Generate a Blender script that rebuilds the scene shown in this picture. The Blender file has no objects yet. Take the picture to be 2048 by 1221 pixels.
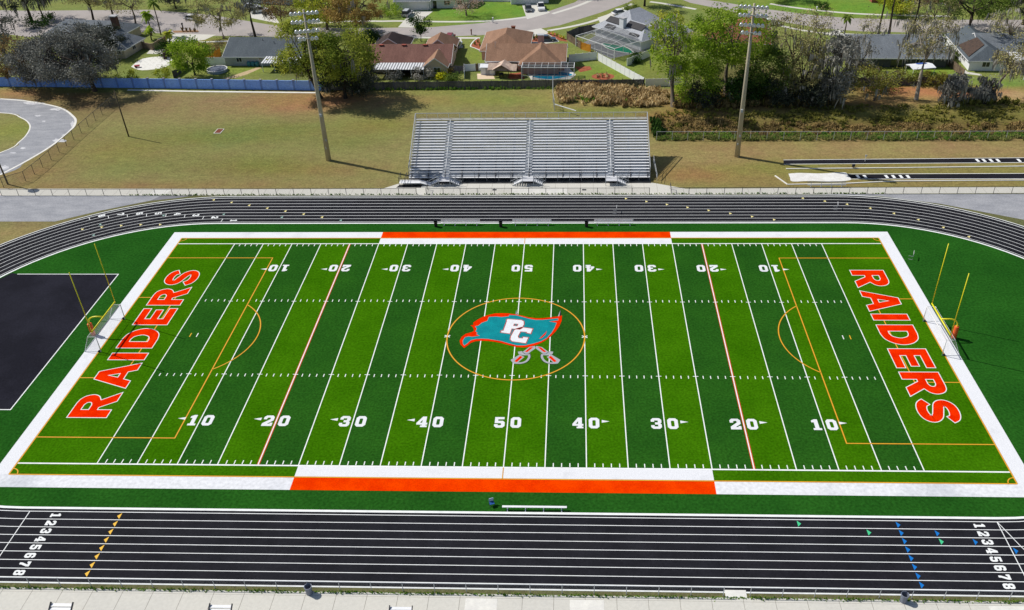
import bpy, math, random
from mathutils import Vector, Matrix
from mathutils.geometry import tessellate_polygon
random.seed(7)
SC = bpy.context.scene
COL = SC.collection
V = Vector
rad = math.radians
PI = math.pi

# ------------------------------------------------------------------ camera
PX, PY, FPX = 58.55, 2.0, 1772.05
CAM = V((7.755, -94.81, 69.707)); PITCH, YAW, ROLL = .5989, -.045, -.02307
_F = V((math.sin(YAW)*math.cos(PITCH), math.cos(YAW)*math.cos(PITCH), -math.sin(PITCH)))
_R = V((math.cos(YAW), -math.sin(YAW), 0)); _U = _R.cross(_F)
_R2 = _R*math.cos(ROLL)+_U*math.sin(ROLL); _U2 = -_R*math.sin(ROLL)+_U*math.cos(ROLL)
cd = bpy.data.cameras.new('camera'); cam = bpy.data.objects.new('camera', cd); COL.objects.link(cam)
m = Matrix((_R2, _U2, -_F)).transposed().to_4x4(); m.translation = CAM
cam.matrix_world = m
cd.sensor_width = 36; cd.lens = FPX/2048*36; cd.shift_x = -PX/2048; cd.shift_y = PY/2048
cd.clip_start = 1; cd.clip_end = 4000
SC.camera = cam

def G(u, v, z=0.):
    """point of the real ground (or of the level z) seen at pixel u, v of the 2048 px photograph"""
    d = _F+_R2*((u-1024-PX)/FPX)-_U2*((v-610.5-PY)/FPX)
    t = (z-CAM.z)/d.z
    return CAM+d*t
def G2(u, v, z=0.):
    p = G(u, v, z); return (p.x, p.y)
def GZ(l, ox=0, oy=0, s=1., z=0.):
    return [G2(ox+a/s, oy+b/s, z) for a, b in l]

# ------------------------------------------------------------------ light
SUN_EL, SUN_DIR = rad(47), rad(-22.5)          # shadows run towards SUN_DIR
sl = bpy.data.lights.new('sun', 'SUN'); sun = bpy.data.objects.new('sun', sl); COL.objects.link(sun)
to_sun = V((-math.cos(SUN_DIR)*math.cos(SUN_EL), -math.sin(SUN_DIR)*math.cos(SUN_EL), math.sin(SUN_EL)))
sun.rotation_euler = to_sun.to_track_quat('Z', 'Y').to_euler()
sun.location = to_sun*300
sl.energy = 4.15; sl.angle = rad(.5); sl.color = (1, .955, .88)
w = bpy.data.worlds.new('World'); SC.world = w; w.use_nodes = True
nt = w.node_tree; bg = nt.nodes['Background']; sky = nt.nodes.new('ShaderNodeTexSky')
sky.sky_type = 'NISHITA'; sky.sun_disc = False; sky.sun_elevation = SUN_EL
sky.sun_rotation = math.atan2(to_sun.x, to_sun.y)
nt.links.new(sky.outputs[0], bg.inputs[0]); bg.inputs[1].default_value = .08
SC.view_settings.view_transform = 'Standard'; SC.view_settings.look = 'None'
SC.view_settings.exposure = 0; SC.view_settings.gamma = 1
try:
    SC.cycles.max_bounces = 5; SC.cycles.diffuse_bounces = 3; SC.cycles.glossy_bounces = 2
    SC.cycles.transparent_max_bounces = 12; SC.cycles.transmission_bounces = 3
    SC.cycles.use_denoising = True
except Exception: pass

# ------------------------------------------------------------------ materials
def lin(c):
    return tuple(((x/255)/12.92 if x/255 <= .04045 else ((x/255+.055)/1.055)**2.4) for x in c)
_M = {}
def mat(name, c, rough=.8, var=.12, scale=1., metal=0., bump=0., bscale=None, c2=None, spec=.3, stretch=None, detail=4):
    """procedural surface: base colour c (linear) broken up by noise, or mixed with c2 by noise"""
    if name in _M: return _M[name]
    M_ = bpy.data.materials.new(name); M_.use_nodes = True
    n = M_.node_tree; b = n.nodes['Principled BSDF']; L = n.links
    b.inputs['Roughness'].default_value = rough; b.inputs['Metallic'].default_value = metal
    b.inputs['Specular IOR Level'].default_value = spec
    tc = n.nodes.new('ShaderNodeTexCoord'); mp = n.nodes.new('ShaderNodeMapping')
    L.new(tc.outputs['Object'], mp.inputs[0])
    if stretch: mp.inputs['Scale'].default_value = stretch
    nz = n.nodes.new('ShaderNodeTexNoise'); nz.inputs['Scale'].default_value = scale; nz.inputs['Detail'].default_value = detail
    nz.inputs['Roughness'].default_value = .65
    L.new(mp.outputs[0], nz.inputs['Vector'])
    rp = n.nodes.new('ShaderNodeValToRGB'); L.new(nz.outputs['Fac'], rp.inputs[0])
    a = c2 if c2 else tuple(x*(1-var) for x in c); d = c if c2 else tuple(min(1, x*(1+var)) for x in c)
    rp.color_ramp.elements[0].color = (*a, 1); rp.color_ramp.elements[1].color = (*d, 1)
    rp.color_ramp.elements[0].position = .3; rp.color_ramp.elements[1].position = .7
    L.new(rp.outputs[0], b.inputs['Base Color'])
    if bump:
        bn = n.nodes.new('ShaderNodeTexNoise'); bn.inputs['Scale'].default_value = bscale or scale*6; bn.inputs['Detail'].default_value = 3
        L.new(mp.outputs[0], bn.inputs['Vector'])
        bp = n.nodes.new('ShaderNodeBump'); bp.inputs['Strength'].default_value = min(1, bump); bp.inputs['Distance'].default_value = .05
        L.new(bn.outputs['Fac'], bp.inputs['Height']); L.new(bp.outputs[0], b.inputs['Normal'])
    _M[name] = M_
    return M_
def two_scale(name, c, c2, s1, s2, v2=.2, rough=.9, bump=0, thr=(.4, .6), spec=.15, stretch=None):
    """large patches between c and c2 plus fine grain"""
    if name in _M: return _M[name]
    M_ = mat(name, c, rough, 0, s1, c2=c2, bump=bump, bscale=s2, spec=spec, stretch=stretch)
    n = M_.node_tree; L = n.links; b = n.nodes['Principled BSDF']
    rp = [x for x in n.nodes if x.type == 'VALTORGB'][0]
    rp.color_ramp.elements[0].position, rp.color_ramp.elements[1].position = thr
    nz = n.nodes.new('ShaderNodeTexNoise'); nz.inputs['Scale'].default_value = s2; nz.inputs['Detail'].default_value = 3
    tc = [x for x in n.nodes if x.type == 'TEX_COORD'][0]; L.new(tc.outputs['Object'], nz.inputs['Vector'])
    mr = n.nodes.new('ShaderNodeMapRange'); mr.inputs['From Min'].default_value = .3; mr.inputs['From Max'].default_value = .7
    mr.inputs['To Min'].default_value = 1-v2; mr.inputs['To Max'].default_value = 1+v2
    L.new(nz.outputs['Fac'], mr.inputs['Value'])
    mx = n.nodes.new('ShaderNodeMix'); mx.data_type = 'RGBA'; mx.blend_type = 'MULTIPLY'; mx.inputs['Factor'].default_value = 1
    L.new(rp.outputs[0], mx.inputs['A']); L.new(mr.outputs[0], mx.inputs['B']); L.new(mx.outputs['Result'], b.inputs['Base Color'])
    return M_
def leafmat(name, c1, c2, trans=.25):
    """foliage: colour between c1 and c2 by the leaf's own tint, a little light passing through"""
    if name in _M: return _M[name]
    M_ = bpy.data.materials.new(name); M_.use_nodes = True
    n = M_.node_tree; L = n.links; n.nodes.remove(n.nodes['Principled BSDF']); out = n.nodes['Material Output']
    at = n.nodes.new('ShaderNodeAttribute'); at.attribute_name = 'tint'
    mx = n.nodes.new('ShaderNodeMix'); mx.data_type = 'RGBA'; mx.inputs['A'].default_value = (*c1, 1); mx.inputs['B'].default_value = (*c2, 1)
    L.new(at.outputs['Fac'], mx.inputs['Factor'])
    d = n.nodes.new('ShaderNodeBsdfDiffuse'); t = n.nodes.new('ShaderNodeBsdfTranslucent'); ms = n.nodes.new('ShaderNodeMixShader')
    L.new(mx.outputs['Result'], d.inputs[0]); L.new(mx.outputs['Result'], t.inputs[0]); ms.inputs[0].default_value = trans
    L.new(d.outputs[0], ms.inputs[1]); L.new(t.outputs[0], ms.inputs[2]); L.new(ms.outputs[0], out.inputs[0])
    _M[name] = M_
    return M_
def screenmat(name, c, a, rough=.7):
    """woven mesh (chain link, insect screen, net): thin wires that let most of the light through"""
    if name in _M: return _M[name]
    M_ = bpy.data.materials.new(name); M_.use_nodes = True
    n = M_.node_tree; L = n.links; b = n.nodes['Principled BSDF']; out = n.nodes['Material Output']
    b.inputs['Base Color'].default_value = (*c, 1); b.inputs['Roughness'].default_value = rough
    t = n.nodes.new('ShaderNodeBsdfTransparent'); ms = n.nodes.new('ShaderNodeMixShader'); ms.inputs[0].default_value = a
    L.new(t.outputs[0], ms.inputs[1]); L.new(b.outputs[0], ms.inputs[2]); L.new(ms.outputs[0], out.inputs[0])
    _M[name] = M_
    return M_

# ------------------------------------------------------------------ mesh building
class MB:
    def __init__(s, off=(0, 0, 0)):
        s.v = []; s.f = []; s.mi = []; s.t = []; s.off = V(off); s.smooth = False
    def add(s, vs, fs, mi=0, t=0.):
        n = len(s.v); s.v += [tuple(p) for p in vs]
        for f in fs: s.f.append(tuple(i+n for i in f)); s.mi.append(mi); s.t.append(t)
        return s
    def box(s, c, d, rz=0., mi=0, taper=1.):
        hx, hy, hz = d[0]/2, d[1]/2, d[2]/2; cs, sn = math.cos(rz), math.sin(rz)
        vs = []
        for k, z in ((1, -hz), (taper, hz)):
            for x, y in ((-hx, -hy), (hx, -hy), (hx, hy), (-hx, hy)):
                x *= k; y *= k
                vs.append((c[0]+x*cs-y*sn, c[1]+x*sn+y*cs, c[2]+z))
        return s.add(vs, [(3, 2, 1, 0), (4, 5, 6, 7), (0, 1, 5, 4), (1, 2, 6, 5), (2, 3, 7, 6), (3, 0, 4, 7)], mi)
    def b2(s, x0, x1, y0, y1, z0, z1, mi=0):
        return s.box(((x0+x1)/2, (y0+y1)/2, (z0+z1)/2), (x1-x0, y1-y0, z1-z0), 0, mi)
    def tube(s, pts, r, n=6, mi=0, cap=True, t=0.):
        pts = [V(p) for p in pts]; rs = r if isinstance(r, (list, tuple)) else [r]*len(pts)
        vs = []; k = len(pts)
        for i, p in enumerate(pts):
            d = (pts[min(i+1, k-1)]-pts[max(i-1, 0)])
            d = d.normalized() if d.length > 1e-9 else V((0, 0, 1))
            a = d.cross(V((0, 0, 1)));
            if a.length < 1e-3: a = V((1, 0, 0))
            a.normalize(); b = d.cross(a)
            for j in range(n):
                q = 2*PI*j/n; vs.append(p+(a*math.cos(q)+b*math.sin(q))*rs[i])
        fs = [(i*n+j, i*n+(j+1) % n, (i+1)*n+(j+1) % n, (i+1)*n+j) for i in range(k-1) for j in range(n)]
        if cap: fs += [tuple(range(n))[::-1], tuple((k-1)*n+j for j in range(n))]
        return s.add(vs, fs, mi, t)
    def bar(s, p, q, w, h=None, mi=0):
        """rectangular bar from p to q"""
        p, q = V(p), V(q); h = h or w; d = (q-p).normalized()
        a = d.cross(V((0, 0, 1)))
        if a.length < 1e-3: a = V((1, 0, 0))
        a.normalize(); b = a.cross(d)
        vs = []
        for o in (p, q):
            for x, y in ((-1, -1), (1, -1), (1, 1), (-1, 1)): vs.append(o+a*x*w/2+b*y*h/2)
        return s.add(vs, [(0, 1, 2, 3), (7, 6, 5, 4), (0, 4, 5, 1), (1, 5, 6, 2), (2, 6, 7, 3), (3, 7, 4, 0)], mi)
    def lathe(s, c, prof, n=12, mi=0, ax=None):
        """profile of (radius, height) about the vertical at c, or about ax"""
        vs = []
        if ax: 
            ax = V(ax).normalized(); a = ax.cross(V((0, 0, 1))); a = a.normalized() if a.length > 1e-3 else V((1, 0, 0)); b = ax.cross(a)
        else: ax, a, b = V((0, 0, 1)), V((1, 0, 0)), V((0, 1, 0))
        c = V(c)
        for r, h in prof:
            for j in range(n):
                q = 2*PI*j/n; vs.append(c+ax*h+(a*math.cos(q)+b*math.sin(q))*r)
        k = len(prof)
        return s.add(vs, [(i*n+j, i*n+(j+1) % n, (i+1)*n+(j+1) % n, (i+1)*n+j) for i in range(k-1) for j in range(n)], mi)
    def poly(s, rings, z=0., mi=0):
        """flat polygon, rings[0] outline and the others holes"""
        if not isinstance(rings[0][0], (tuple, list)): rings = [rings]
        vs = [(p[0], p[1], z) for r in rings for p in r]
        ts = tessellate_polygon([[V((p[0], p[1], 0)) for p in r] for r in rings])
        fs = []
        for a, b, c in ts:
            A, B, C_ = vs[a], vs[b], vs[c]
            ar = (B[0]-A[0])*(C_[1]-A[1])-(B[1]-A[1])*(C_[0]-A[0])
            if abs(ar) < 1e-9: continue
            fs.append((a, b, c) if ar > 0 else (a, c, b))
        return s.add(vs, fs, mi)
    def prism(s, ring, z0, z1, mi=0):
        s.poly(ring, z1, mi); n = len(ring)
        ar = sum(ring[i][0]*ring[(i+1) % n][1]-ring[(i+1) % n][0]*ring[i][1] for i in range(n))
        r = ring if ar > 0 else ring[::-1]
        vs = [(p[0], p[1], z0) for p in r]+[(p[0], p[1], z1) for p in r]
        return s.add(vs, [(i, (i+1) % n, n+(i+1) % n, n+i) for i in range(n)], mi)
    def line(s, pts, w, z=0., closed=False, mi=0, shift=0.):
        """flat band of width w along pts"""
        P = [V((p[0], p[1])) for p in pts]; n = len(P); L_ = []; R_ = []
        for i in range(n):
            a = P[i-1] if (i or closed) else None; b = P[(i+1) % n] if (i < n-1 or closed) else None
            d1 = (P[i]-a).normalized() if a is not None else None; d2 = (b-P[i]).normalized() if b is not None else None
            if d1 is None: d1 = d2
            if d2 is None: d2 = d1
            n1 = V((-d1.y, d1.x)); n2 = V((-d2.y, d2.x)); nn = n1+n2
            nn = nn.normalized() if nn.length > 1e-6 else n1
            k = min(1/max(nn.dot(n1), .3), 2.5)
            L_.append(P[i]+nn*k*(shift+w/2)); R_.append(P[i]+nn*k*(shift-w/2))
        vs = [(p.x, p.y, z) for p in L_]+[(p.x, p.y, z) for p in R_]
        fs = [(n+i, n+(i+1) % n, (i+1) % n, i) for i in range(n if closed else n-1)]
        return s.add(vs, fs, mi)
    def rect(s, x0, x1, y0, y1, z=0., mi=0):
        return s.add([(x0, y0, z), (x1, y0, z), (x1, y1, z), (x0, y1, z)], [(0, 1, 2, 3)], mi)
    def quad(s, a, b, c, d, mi=0, t=0.): return s.add([a, b, c, d], [(0, 1, 2, 3)], mi, t)
    def build(s, name, mats, parent=None, tint=False, smooth=False):
        me = bpy.data.meshes.new(name); o = s.off
        me.from_pydata([(p[0]-o.x, p[1]-o.y, p[2]-o.z) for p in s.v], [], s.f)
        if not isinstance(mats, (list, tuple)): mats = [mats]
        for q in mats: me.materials.append(q)
        if len(mats) > 1: me.polygons.foreach_set('material_index', s.mi)
        if tint:
            at = me.attributes.new('tint', 'FLOAT', 'FACE'); at.data.foreach_set('value', s.t)
        if smooth or s.smooth: me.polygons.foreach_set('use_smooth', [True]*len(s.f))
        me.update()
        ob = bpy.data.objects.new(name, me); COL.objects.link(ob)
        if parent: ob.parent = parent
        else: ob.location = o
        return ob
def tag(o, label, cat, group=None):
    o['label'] = label; o['category'] = cat
    if group: o['group'] = group
    return o
def thing(name, label, cat, loc=(0, 0, 0), rz=0., group=None):
    o = bpy.data.objects.new(name, None); COL.objects.link(o); o.location = loc; o.rotation_euler = (0, 0, rz)
    o.empty_display_size = .3
    return tag(o, label, cat, group)
def struct(o, kind='structure'):
    o['kind'] = kind; return o
KIDS = {}
def copy_tree(o, parent=None):
    kids = [k for k in o.children] if not KIDS.get(o.name) else KIDS[o.name]
    c = o.copy(); COL.objects.link(c)
    if parent: c.parent = parent
    for k in kids: copy_tree(k, c)
    return c
def rot2(p, a): return (p[0]*math.cos(a)-p[1]*math.sin(a), p[0]*math.sin(a)+p[1]*math.cos(a))
def arc(cx, cy, r, a0, a1, n): return [(cx+r*math.cos(a0+(a1-a0)*i/n), cy+r*math.sin(a0+(a1-a0)*i/n)) for i in range(n+1)]
def smoothline(pts, n=6):
    """Catmull-Rom through pts"""
    out = []; k = len(pts)
    for i in range(k-1):
        p0, p1, p2, p3 = [V(pts[max(0, min(k-1, j))]) for j in (i-1, i, i+1, i+2)]
        for j in range(n):
            t = j/n
            out.append(tuple(.5*((2*p1)+(p2-p0)*t+(2*p0-5*p1+4*p2-p3)*t*t+(3*p1-p0-3*p2+p3)*t**3)))
    out.append(tuple(pts[-1])); return out
# ------------------------------------------------------------------ ground sheet
def gauss(x, y, cx, cy, rx, ry): return math.exp(-((x-cx)/rx)**2-((y-cy)/ry)**2)
OLIVE, OLIVE_D, TAN, DIRT, LAWN, LAWN_B, MULCH, STRIP, SAND = [lin(c) for c in (
    (134, 128, 80), (110, 119, 60), (148, 130, 86), (164, 122, 86), (122, 132, 70), (104, 142, 48), (104, 78, 54), (104, 104, 68), (172, 146, 106))]
BLOBS = [(G2(u, v), rx, ry, c, s) for u, v, rx, ry, c, s in (
    (400, 205, 22, 6, lin((140, 122, 86)), .75), (330, 215, 16, 5, lin((136, 122, 80)), .6), (600, 205, 9, 5, DIRT, .9), (700, 200, 12, 5, DIRT, .8), (560, 200, 9, 6, lin((140, 112, 72)), .6),
    (420, 275, 18, 5, OLIVE_D, .9), (560, 260, 12, 5, OLIVE_D, .75), (300, 330, 16, 6, OLIVE_D, .5), (700, 285, 8, 4, OLIVE_D, .6), (620, 340, 14, 3, lin((134, 116, 66)), .6), (240, 300, 10, 6, lin((128, 116, 62)), .6),
    (300, 372, 40, 2, lin((138, 112, 72)), .6), (520, 330, 10, 5, lin((108, 112, 48)), .6), (760, 250, 9, 5, lin((124, 124, 54)), .6), (870, 200, 7, 3, DIRT, .55),
    (1000, 200, 20, 4, lin((124, 134, 62)), .8), (900, 185, 16, 2, lin((120, 130, 60)), .6), (130, 195, 10, 3, lin((120, 92, 66)), .8), (30, 185, 10, 3, lin((160, 126, 84)), .9), (170, 215, 14, 5, lin((112, 92, 64)), .7),
    (120, 300, 3, 10, lin((132, 112, 72)), .6), (60, 345, 6, 4, lin((140, 112, 74)), .7),
    (1420, 320, 12, 4, TAN, .9), (1380, 350, 10, 3, lin((150, 118, 74)), .8), (1700, 300, 40, 4, TAN, .8), (1950, 300, 30, 5, TAN, .7), (1650, 335, 20, 3, lin((126, 122, 62)), .8), (1900, 345, 30, 3, lin((130, 124, 68)), .7),
    (1780, 180, 6, 3, lin((178, 108, 66)), .95), (1850, 185, 9, 3, lin((176, 128, 90)), .9), (1930, 185, 9, 3, lin((182, 120, 80)), .9), (1760, 205, 12, 3, lin((160, 130, 86)), .8), (2010, 200, 8, 3, lin((170, 142, 100)), .8),
    (1990, 170, 6, 3, LAWN_B, .6), (2030, 190, 4, 3, SAND, .8), (1850, 235, 40, 4, lin((112, 112, 52)), .8), (1420, 215, 12, 3, lin((120, 88, 56)), .8), (1550, 210, 14, 4, lin((108, 82, 52)), .8), (1350, 232, 8, 2.5, lin((150, 122, 74)), .9),
    (1230, 195, 14, 5, lin((160, 132, 84)), .9), (1200, 222, 14, 2, lin((120, 128, 58)), .8), (1500, 255, 40, 3, lin((92, 88, 44)), .8), (1750, 250, 40, 3, lin((108, 84, 54)), .6),
    (1320, 240, 4, 4, lin((120, 100, 56)), .7),
    (930, 25, 16, 10, LAWN_B, .9), (1010, 20, 14, 10, LAWN_B, .9), (1640, 12, 22, 10, LAWN_B, .95), (1720, 20, 12, 6, LAWN_B, .8), (950, 110, 3, 8, lin((118, 136, 54)), .8), (470, 140, 12, 3, lin((122, 140, 56)), .8),
    (300, 130, 8, 5, lin((112, 122, 56)), .8), (1220, 145, 8, 6, lin((118, 138, 52)), .9), (1290, 130, 6, 6, lin((122, 136, 60)), .9), (1780, 145, 10, 3, lin((120, 138, 56)), .9), (1870, 140, 5, 8, lin((118, 146, 48)), .9),
    (420, 85, 12, 3, lin((136, 122, 66)), .8), (250, 40, 10, 2, lin((140, 128, 80)), .7), (800, 95, 20, 3, LAWN, .5), (440, 460, 8, 4, OLIVE, .4), (30, 465, 12, 5, lin((146, 132, 84)), .9), (30, 260, 8, 6, lin((128, 134, 62)), .8),
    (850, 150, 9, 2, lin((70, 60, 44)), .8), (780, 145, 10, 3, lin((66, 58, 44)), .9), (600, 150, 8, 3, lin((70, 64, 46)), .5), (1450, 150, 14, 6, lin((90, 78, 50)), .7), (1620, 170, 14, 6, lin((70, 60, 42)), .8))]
def gcol(x, y):
    if y < 43.3: c = STRIP
    elif y < 91: 
        k = min(1, max(0, (x-18)/14)); c = tuple(a*(1-k)+b*k for a, b in zip(OLIVE, lin((136, 124, 74))))
    else: c = LAWN
    c = list(c)
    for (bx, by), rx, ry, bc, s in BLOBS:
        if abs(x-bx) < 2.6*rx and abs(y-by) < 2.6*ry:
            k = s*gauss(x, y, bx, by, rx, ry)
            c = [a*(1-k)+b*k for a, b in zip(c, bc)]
    return c
def gz(x, y):
    """terrain height: a ditch and bank run along the right, elsewhere level"""
    if x < 18 or y < 60 or y > 92: return 0.
    e = min(1, (x-18)/10)
    d = -1.1*math.exp(-((y-69)/3.2)**2)+.55*math.exp(-((y-78.5)/3.5)**2)
    return e*d*(1+.15*math.sin(x*.31))
def axis(lo, hi, step, far):
    a = [lo+step*i for i in range(int((hi-lo)/step)+1)]
    l = []; q = lo; d = step*2
    while q > -far: q -= d; d *= 1.8; l.append(q)
    r = []; q = a[-1]; d = step*2
    while q < far: q += d; d *= 1.8; r.append(q)
    return l[::-1]+a+r
xs = axis(-150, 130, 1.4, 1800); ys = axis(40, 170, 1.0, 1800)
gm = MB(); gm.v = [(x, y, gz(x, y)) for y in ys for x in xs]; nx = len(xs)
gm.f = [(j*nx+i, j*nx+i+1, (j+1)*nx+i+1, (j+1)*nx+i) for j in range(len(ys)-1) for i in range(nx-1)]
gmat = bpy.data.materials.new('grassland'); gmat.use_nodes = True
n = gmat.node_tree; L = n.links; b = n.nodes['Principled BSDF']; b.inputs['Roughness'].default_value = .95; b.inputs['Specular IOR Level'].default_value = .1
at = n.nodes.new('ShaderNodeAttribute'); at.attribute_name = 'base'
tc = n.nodes.new('ShaderNodeTexCoord')
def nnode(scale, det, lo, hi, stretch=None):
    z_ = n.nodes.new('ShaderNodeTexNoise'); z_.inputs['Scale'].default_value = scale; z_.inputs['Detail'].default_value = det; z_.inputs['Roughness'].default_value = .7
    src = tc.outputs['Object']
    if stretch:
        mp = n.nodes.new('ShaderNodeMapping'); mp.inputs['Scale'].default_value = stretch; L.new(src, mp.inputs[0]); src = mp.outputs[0]
    L.new(src, z_.inputs['Vector'])
    r_ = n.nodes.new('ShaderNodeMapRange'); r_.inputs['From Min'].default_value = .28; r_.inputs['From Max'].default_value = .72
    r_.inputs['To Min'].default_value = lo; r_.inputs['To Max'].default_value = hi; L.new(z_.outputs['Fac'], r_.inputs['Value'])
    return r_.outputs[0]
f1 = nnode(.11, 7, .0, .55); f2 = nnode(2.2, 4, .68, 1.32); f3 = nnode(.5, 5, .8, 1.2, (1, 1.6, 1))
hx = n.nodes.new('ShaderNodeHueSaturation'); L.new(at.outputs['Color'], hx.inputs['Color'])
mh = n.nodes.new('ShaderNodeMapRange'); mh.inputs['From Max'].default_value = .55; mh.inputs['To Min'].default_value = .468; mh.inputs['To Max'].default_value = .526
L.new(f1, mh.inputs['Value']); L.new(mh.outputs[0], hx.inputs['Hue'])
m1 = n.nodes.new('ShaderNodeMix'); m1.data_type = 'RGBA'; m1.blend_type = 'MULTIPLY'; m1.inputs['Factor'].default_value = 1
L.new(hx.outputs[0], m1.inputs['A']); L.new(f2, m1.inputs['B'])
m2 = n.nodes.new('ShaderNodeMix'); m2.data_type = 'RGBA'; m2.blend_type = 'MULTIPLY'; m2.inputs['Factor'].default_value = 1
L.new(m1.outputs['Result'], m2.inputs['A']); L.new(f3, m2.inputs['B']); L.new(m2.outputs['Result'], b.inputs['Base Color'])
bn = n.nodes.new('ShaderNodeTexNoise'); bn.inputs['Scale'].default_value = 4; bn.inputs['Detail'].default_value = 4; L.new(tc.outputs['Object'], bn.inputs['Vector'])
bp = n.nodes.new('ShaderNodeBump'); bp.inputs['Strength'].default_value = .6; bp.inputs['Distance'].default_value = .12
L.new(bn.outputs['Fac'], bp.inputs['Height']); L.new(bp.outputs[0], b.inputs['Normal'])
ground = struct(gm.build('ground', gmat))
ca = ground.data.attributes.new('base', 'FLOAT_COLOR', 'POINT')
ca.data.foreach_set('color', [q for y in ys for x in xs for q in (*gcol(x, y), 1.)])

# ------------------------------------------------------------------ field and track surfaces
TURF_L = two_scale('turf_light', lin((64, 116, 8)), lin((50, 100, 4)), .16, 3.6, .26, rough=1, bump=.6, thr=(.3, .7), spec=0)
TURF_D = two_scale('turf_dark', lin((42, 92, 26)), lin((33, 79, 23)), .16, 3.6, .28, rough=1, bump=.6, thr=(.3, .7), spec=0)
TURF_O = two_scale('turf_surround', lin((40, 93, 29)), lin((30, 77, 24)), .1, 3.2, .28, rough=1, bump=.6, thr=(.3, .7), spec=0)
WHITE = two_scale('white_turf_paint', (.78, .79, .82), (.68, .69, .72), .35, 8., .1, thr=(.28, .45), bump=.3, spec=0)
WORN = two_scale('worn_white_turf', (.76, .77, .8), (.6, .62, .66), .09, 2.5, .12, thr=(.34, .5), bump=.3, spec=0)
LINE = mat('white_line_paint', (.86, .88, .87), .9, .1, 1.2, spec=.03)
ORANGE = two_scale('orange_turf', lin((240, 66, 0)), lin((226, 52, 0)), .4, 6., .14, bump=.3, spec=0)
RED_O = two_scale('orange_letter_turf', lin((238, 48, 2)), lin((222, 36, 0)), .6, 6., .14, bump=.3, spec=0)
GOLD = mat('gold_line_paint', lin((232, 176, 40)), .8, .08, 3)
GOLD_E = mat('rust_line_edge', lin((150, 70, 14)), .8, .1, 3)
TRACK = two_scale('track_rubber', lin((40, 40, 46)), lin((29, 29, 34)), .3, 5., .2, rough=.9, bump=.3, thr=(.3, .7), spec=.06)
PADM = two_scale('event_pad_rubber', lin((36, 36, 46)), lin((27, 27, 36)), .12, 4., .2, rough=.9, spec=.06)
ASPH = two_scale('old_asphalt', lin((172, 173, 177)), lin((144, 146, 152)), .3, 4., .14, rough=.95, thr=(.35, .75), stretch=(1, 2.2, 1), spec=.1)
ASPH_D = two_scale('road_asphalt', lin((176, 168, 164)), lin((162, 156, 153)), .2, 5., .1, rough=.9, thr=(.3, .7))
CONC = two_scale('concrete', lin((212, 209, 199)), lin((204, 202, 194)), .12, 3., .05, rough=.9, thr=(.3, .7))
CONC_W = two_scale('new_concrete', lin((232, 230, 222)), lin((222, 220, 214)), .6, 3., .05, rough=.9)
CONC_J = mat('concrete_joint', lin((146, 142, 132)), .9, .2, 2)
X0 = 50.8; RI = 30.85
def stadium(r, n=48):
    return arc(X0, 0, r, -PI/2, PI/2, n)+arc(-X0, 0, r, PI/2, 3*PI/2, n)
def band(name, r0, r1, z, mt):
    q = MB(); a, c = stadium(r0), stadium(r1); k = len(a)
    q.add([(p[0], p[1], z) for p in a]+[(p[0], p[1], z) for p in c], [(i, k+i, k+(i+1) % k, (i+1) % k) for i in range(k)])
    return struct(q.build(name, mt))
def sheet(name, ring, z, mt):
    q = MB(); q.poly(ring, z); return struct(q.build(name, mt))
Z0 = .012
struct(MB().poly(stadium(RI+.1), Z0+.004).build('turf', TURF_O))
band('running_track', RI, 40.62, Z0, TRACK)
ll = MB()
for r, w_ in [(RI+.13, .3), (31.47, .09)]+[(31.47+1.06*i, .08) for i in range(1, 8)]+[(39.95, .13), (40.56, .17)]:
    ll.line(stadium(r), w_, Z0+.008, True)
def seg(q, p, r, w_, z, **k): q.line([p, r], w_, z, **k)
seg(ll, (-49.7, -31.47), (-49.7, -39.95), .09, Z0+.0081)
seg(ll, (50.7, -31.47), (50.7, -39.95), .09, Z0+.0081); ll.line(smoothline([(50.7, -31.47), (51.25, -33), (52.0, -35.1), (53.4, -38.0), (54.6, -39.9)]), .08, Z0+.0082)
o_, s_ = (130, 390), 5.2513
def polar(p):
    c = X0 if p[0] > X0 else (-X0 if p[0] < -X0 else p[0]); d = V((p[0]-c, p[1])); return c, d.length, math.atan2(d.y, d.x)
def lane_seg(q, p, w_, z):
    """short line straight across the lane that holds p"""
    c, r, a = polar(p); k = max(0, min(7, int((r-31.47)/1.06))); r0 = 31.47+1.06*k
    q.line([(c+r0*math.cos(a), r0*math.sin(a)), (c+(r0+1.06)*math.cos(a), (r0+1.06)*math.sin(a))], w_, z)
for x, y in ((255, 247), (455, 232), (655, 222), (857, 215), (1060, 215), (1255, 230), (1450, 246), (1645, 274)):
    lane_seg(ll, G2(o_[0]+x/s_, o_[1]+y/s_), .09, Z0+.0083)
struct(ll.build('lane_lines', LINE))
def tri(q, p, d, mi, L_=.38, H_=.8):
    """exchange mark in the lane that holds p, pointing with (1) or against (-1) x, leaning on the bend"""
    c, r, a = polar(p); k = max(0, min(7, int((r-31.47)/1.06))); rc = 31.47+1.06*k+.53
    cen = V((c+rc*math.cos(a), rc*math.sin(a))); e = V((math.cos(a), math.sin(a))); t = V((-e.y, e.x))
    if t.x*d < 0: t = -t
    A, B, C_ = cen+e*H_/2, cen-e*H_/2, cen+t*L_
    if (B-A).x*(C_-A).y-(B-A).y*(C_-A).x < 0: A, B = B, A
    q.add([(A.x, A.y, Z0+.009), (B.x, B.y, Z0+.009), (C_.x, C_.y, Z0+.009)], [(0, 1, 2)], mi)
tm = MB()
for k in range(8):
    yy = -(31.47+1.06*k+.53); tri(tm, (-39.7, yy), -1, 0); tri(tm, (40.5, yy), 1, 1)
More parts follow.
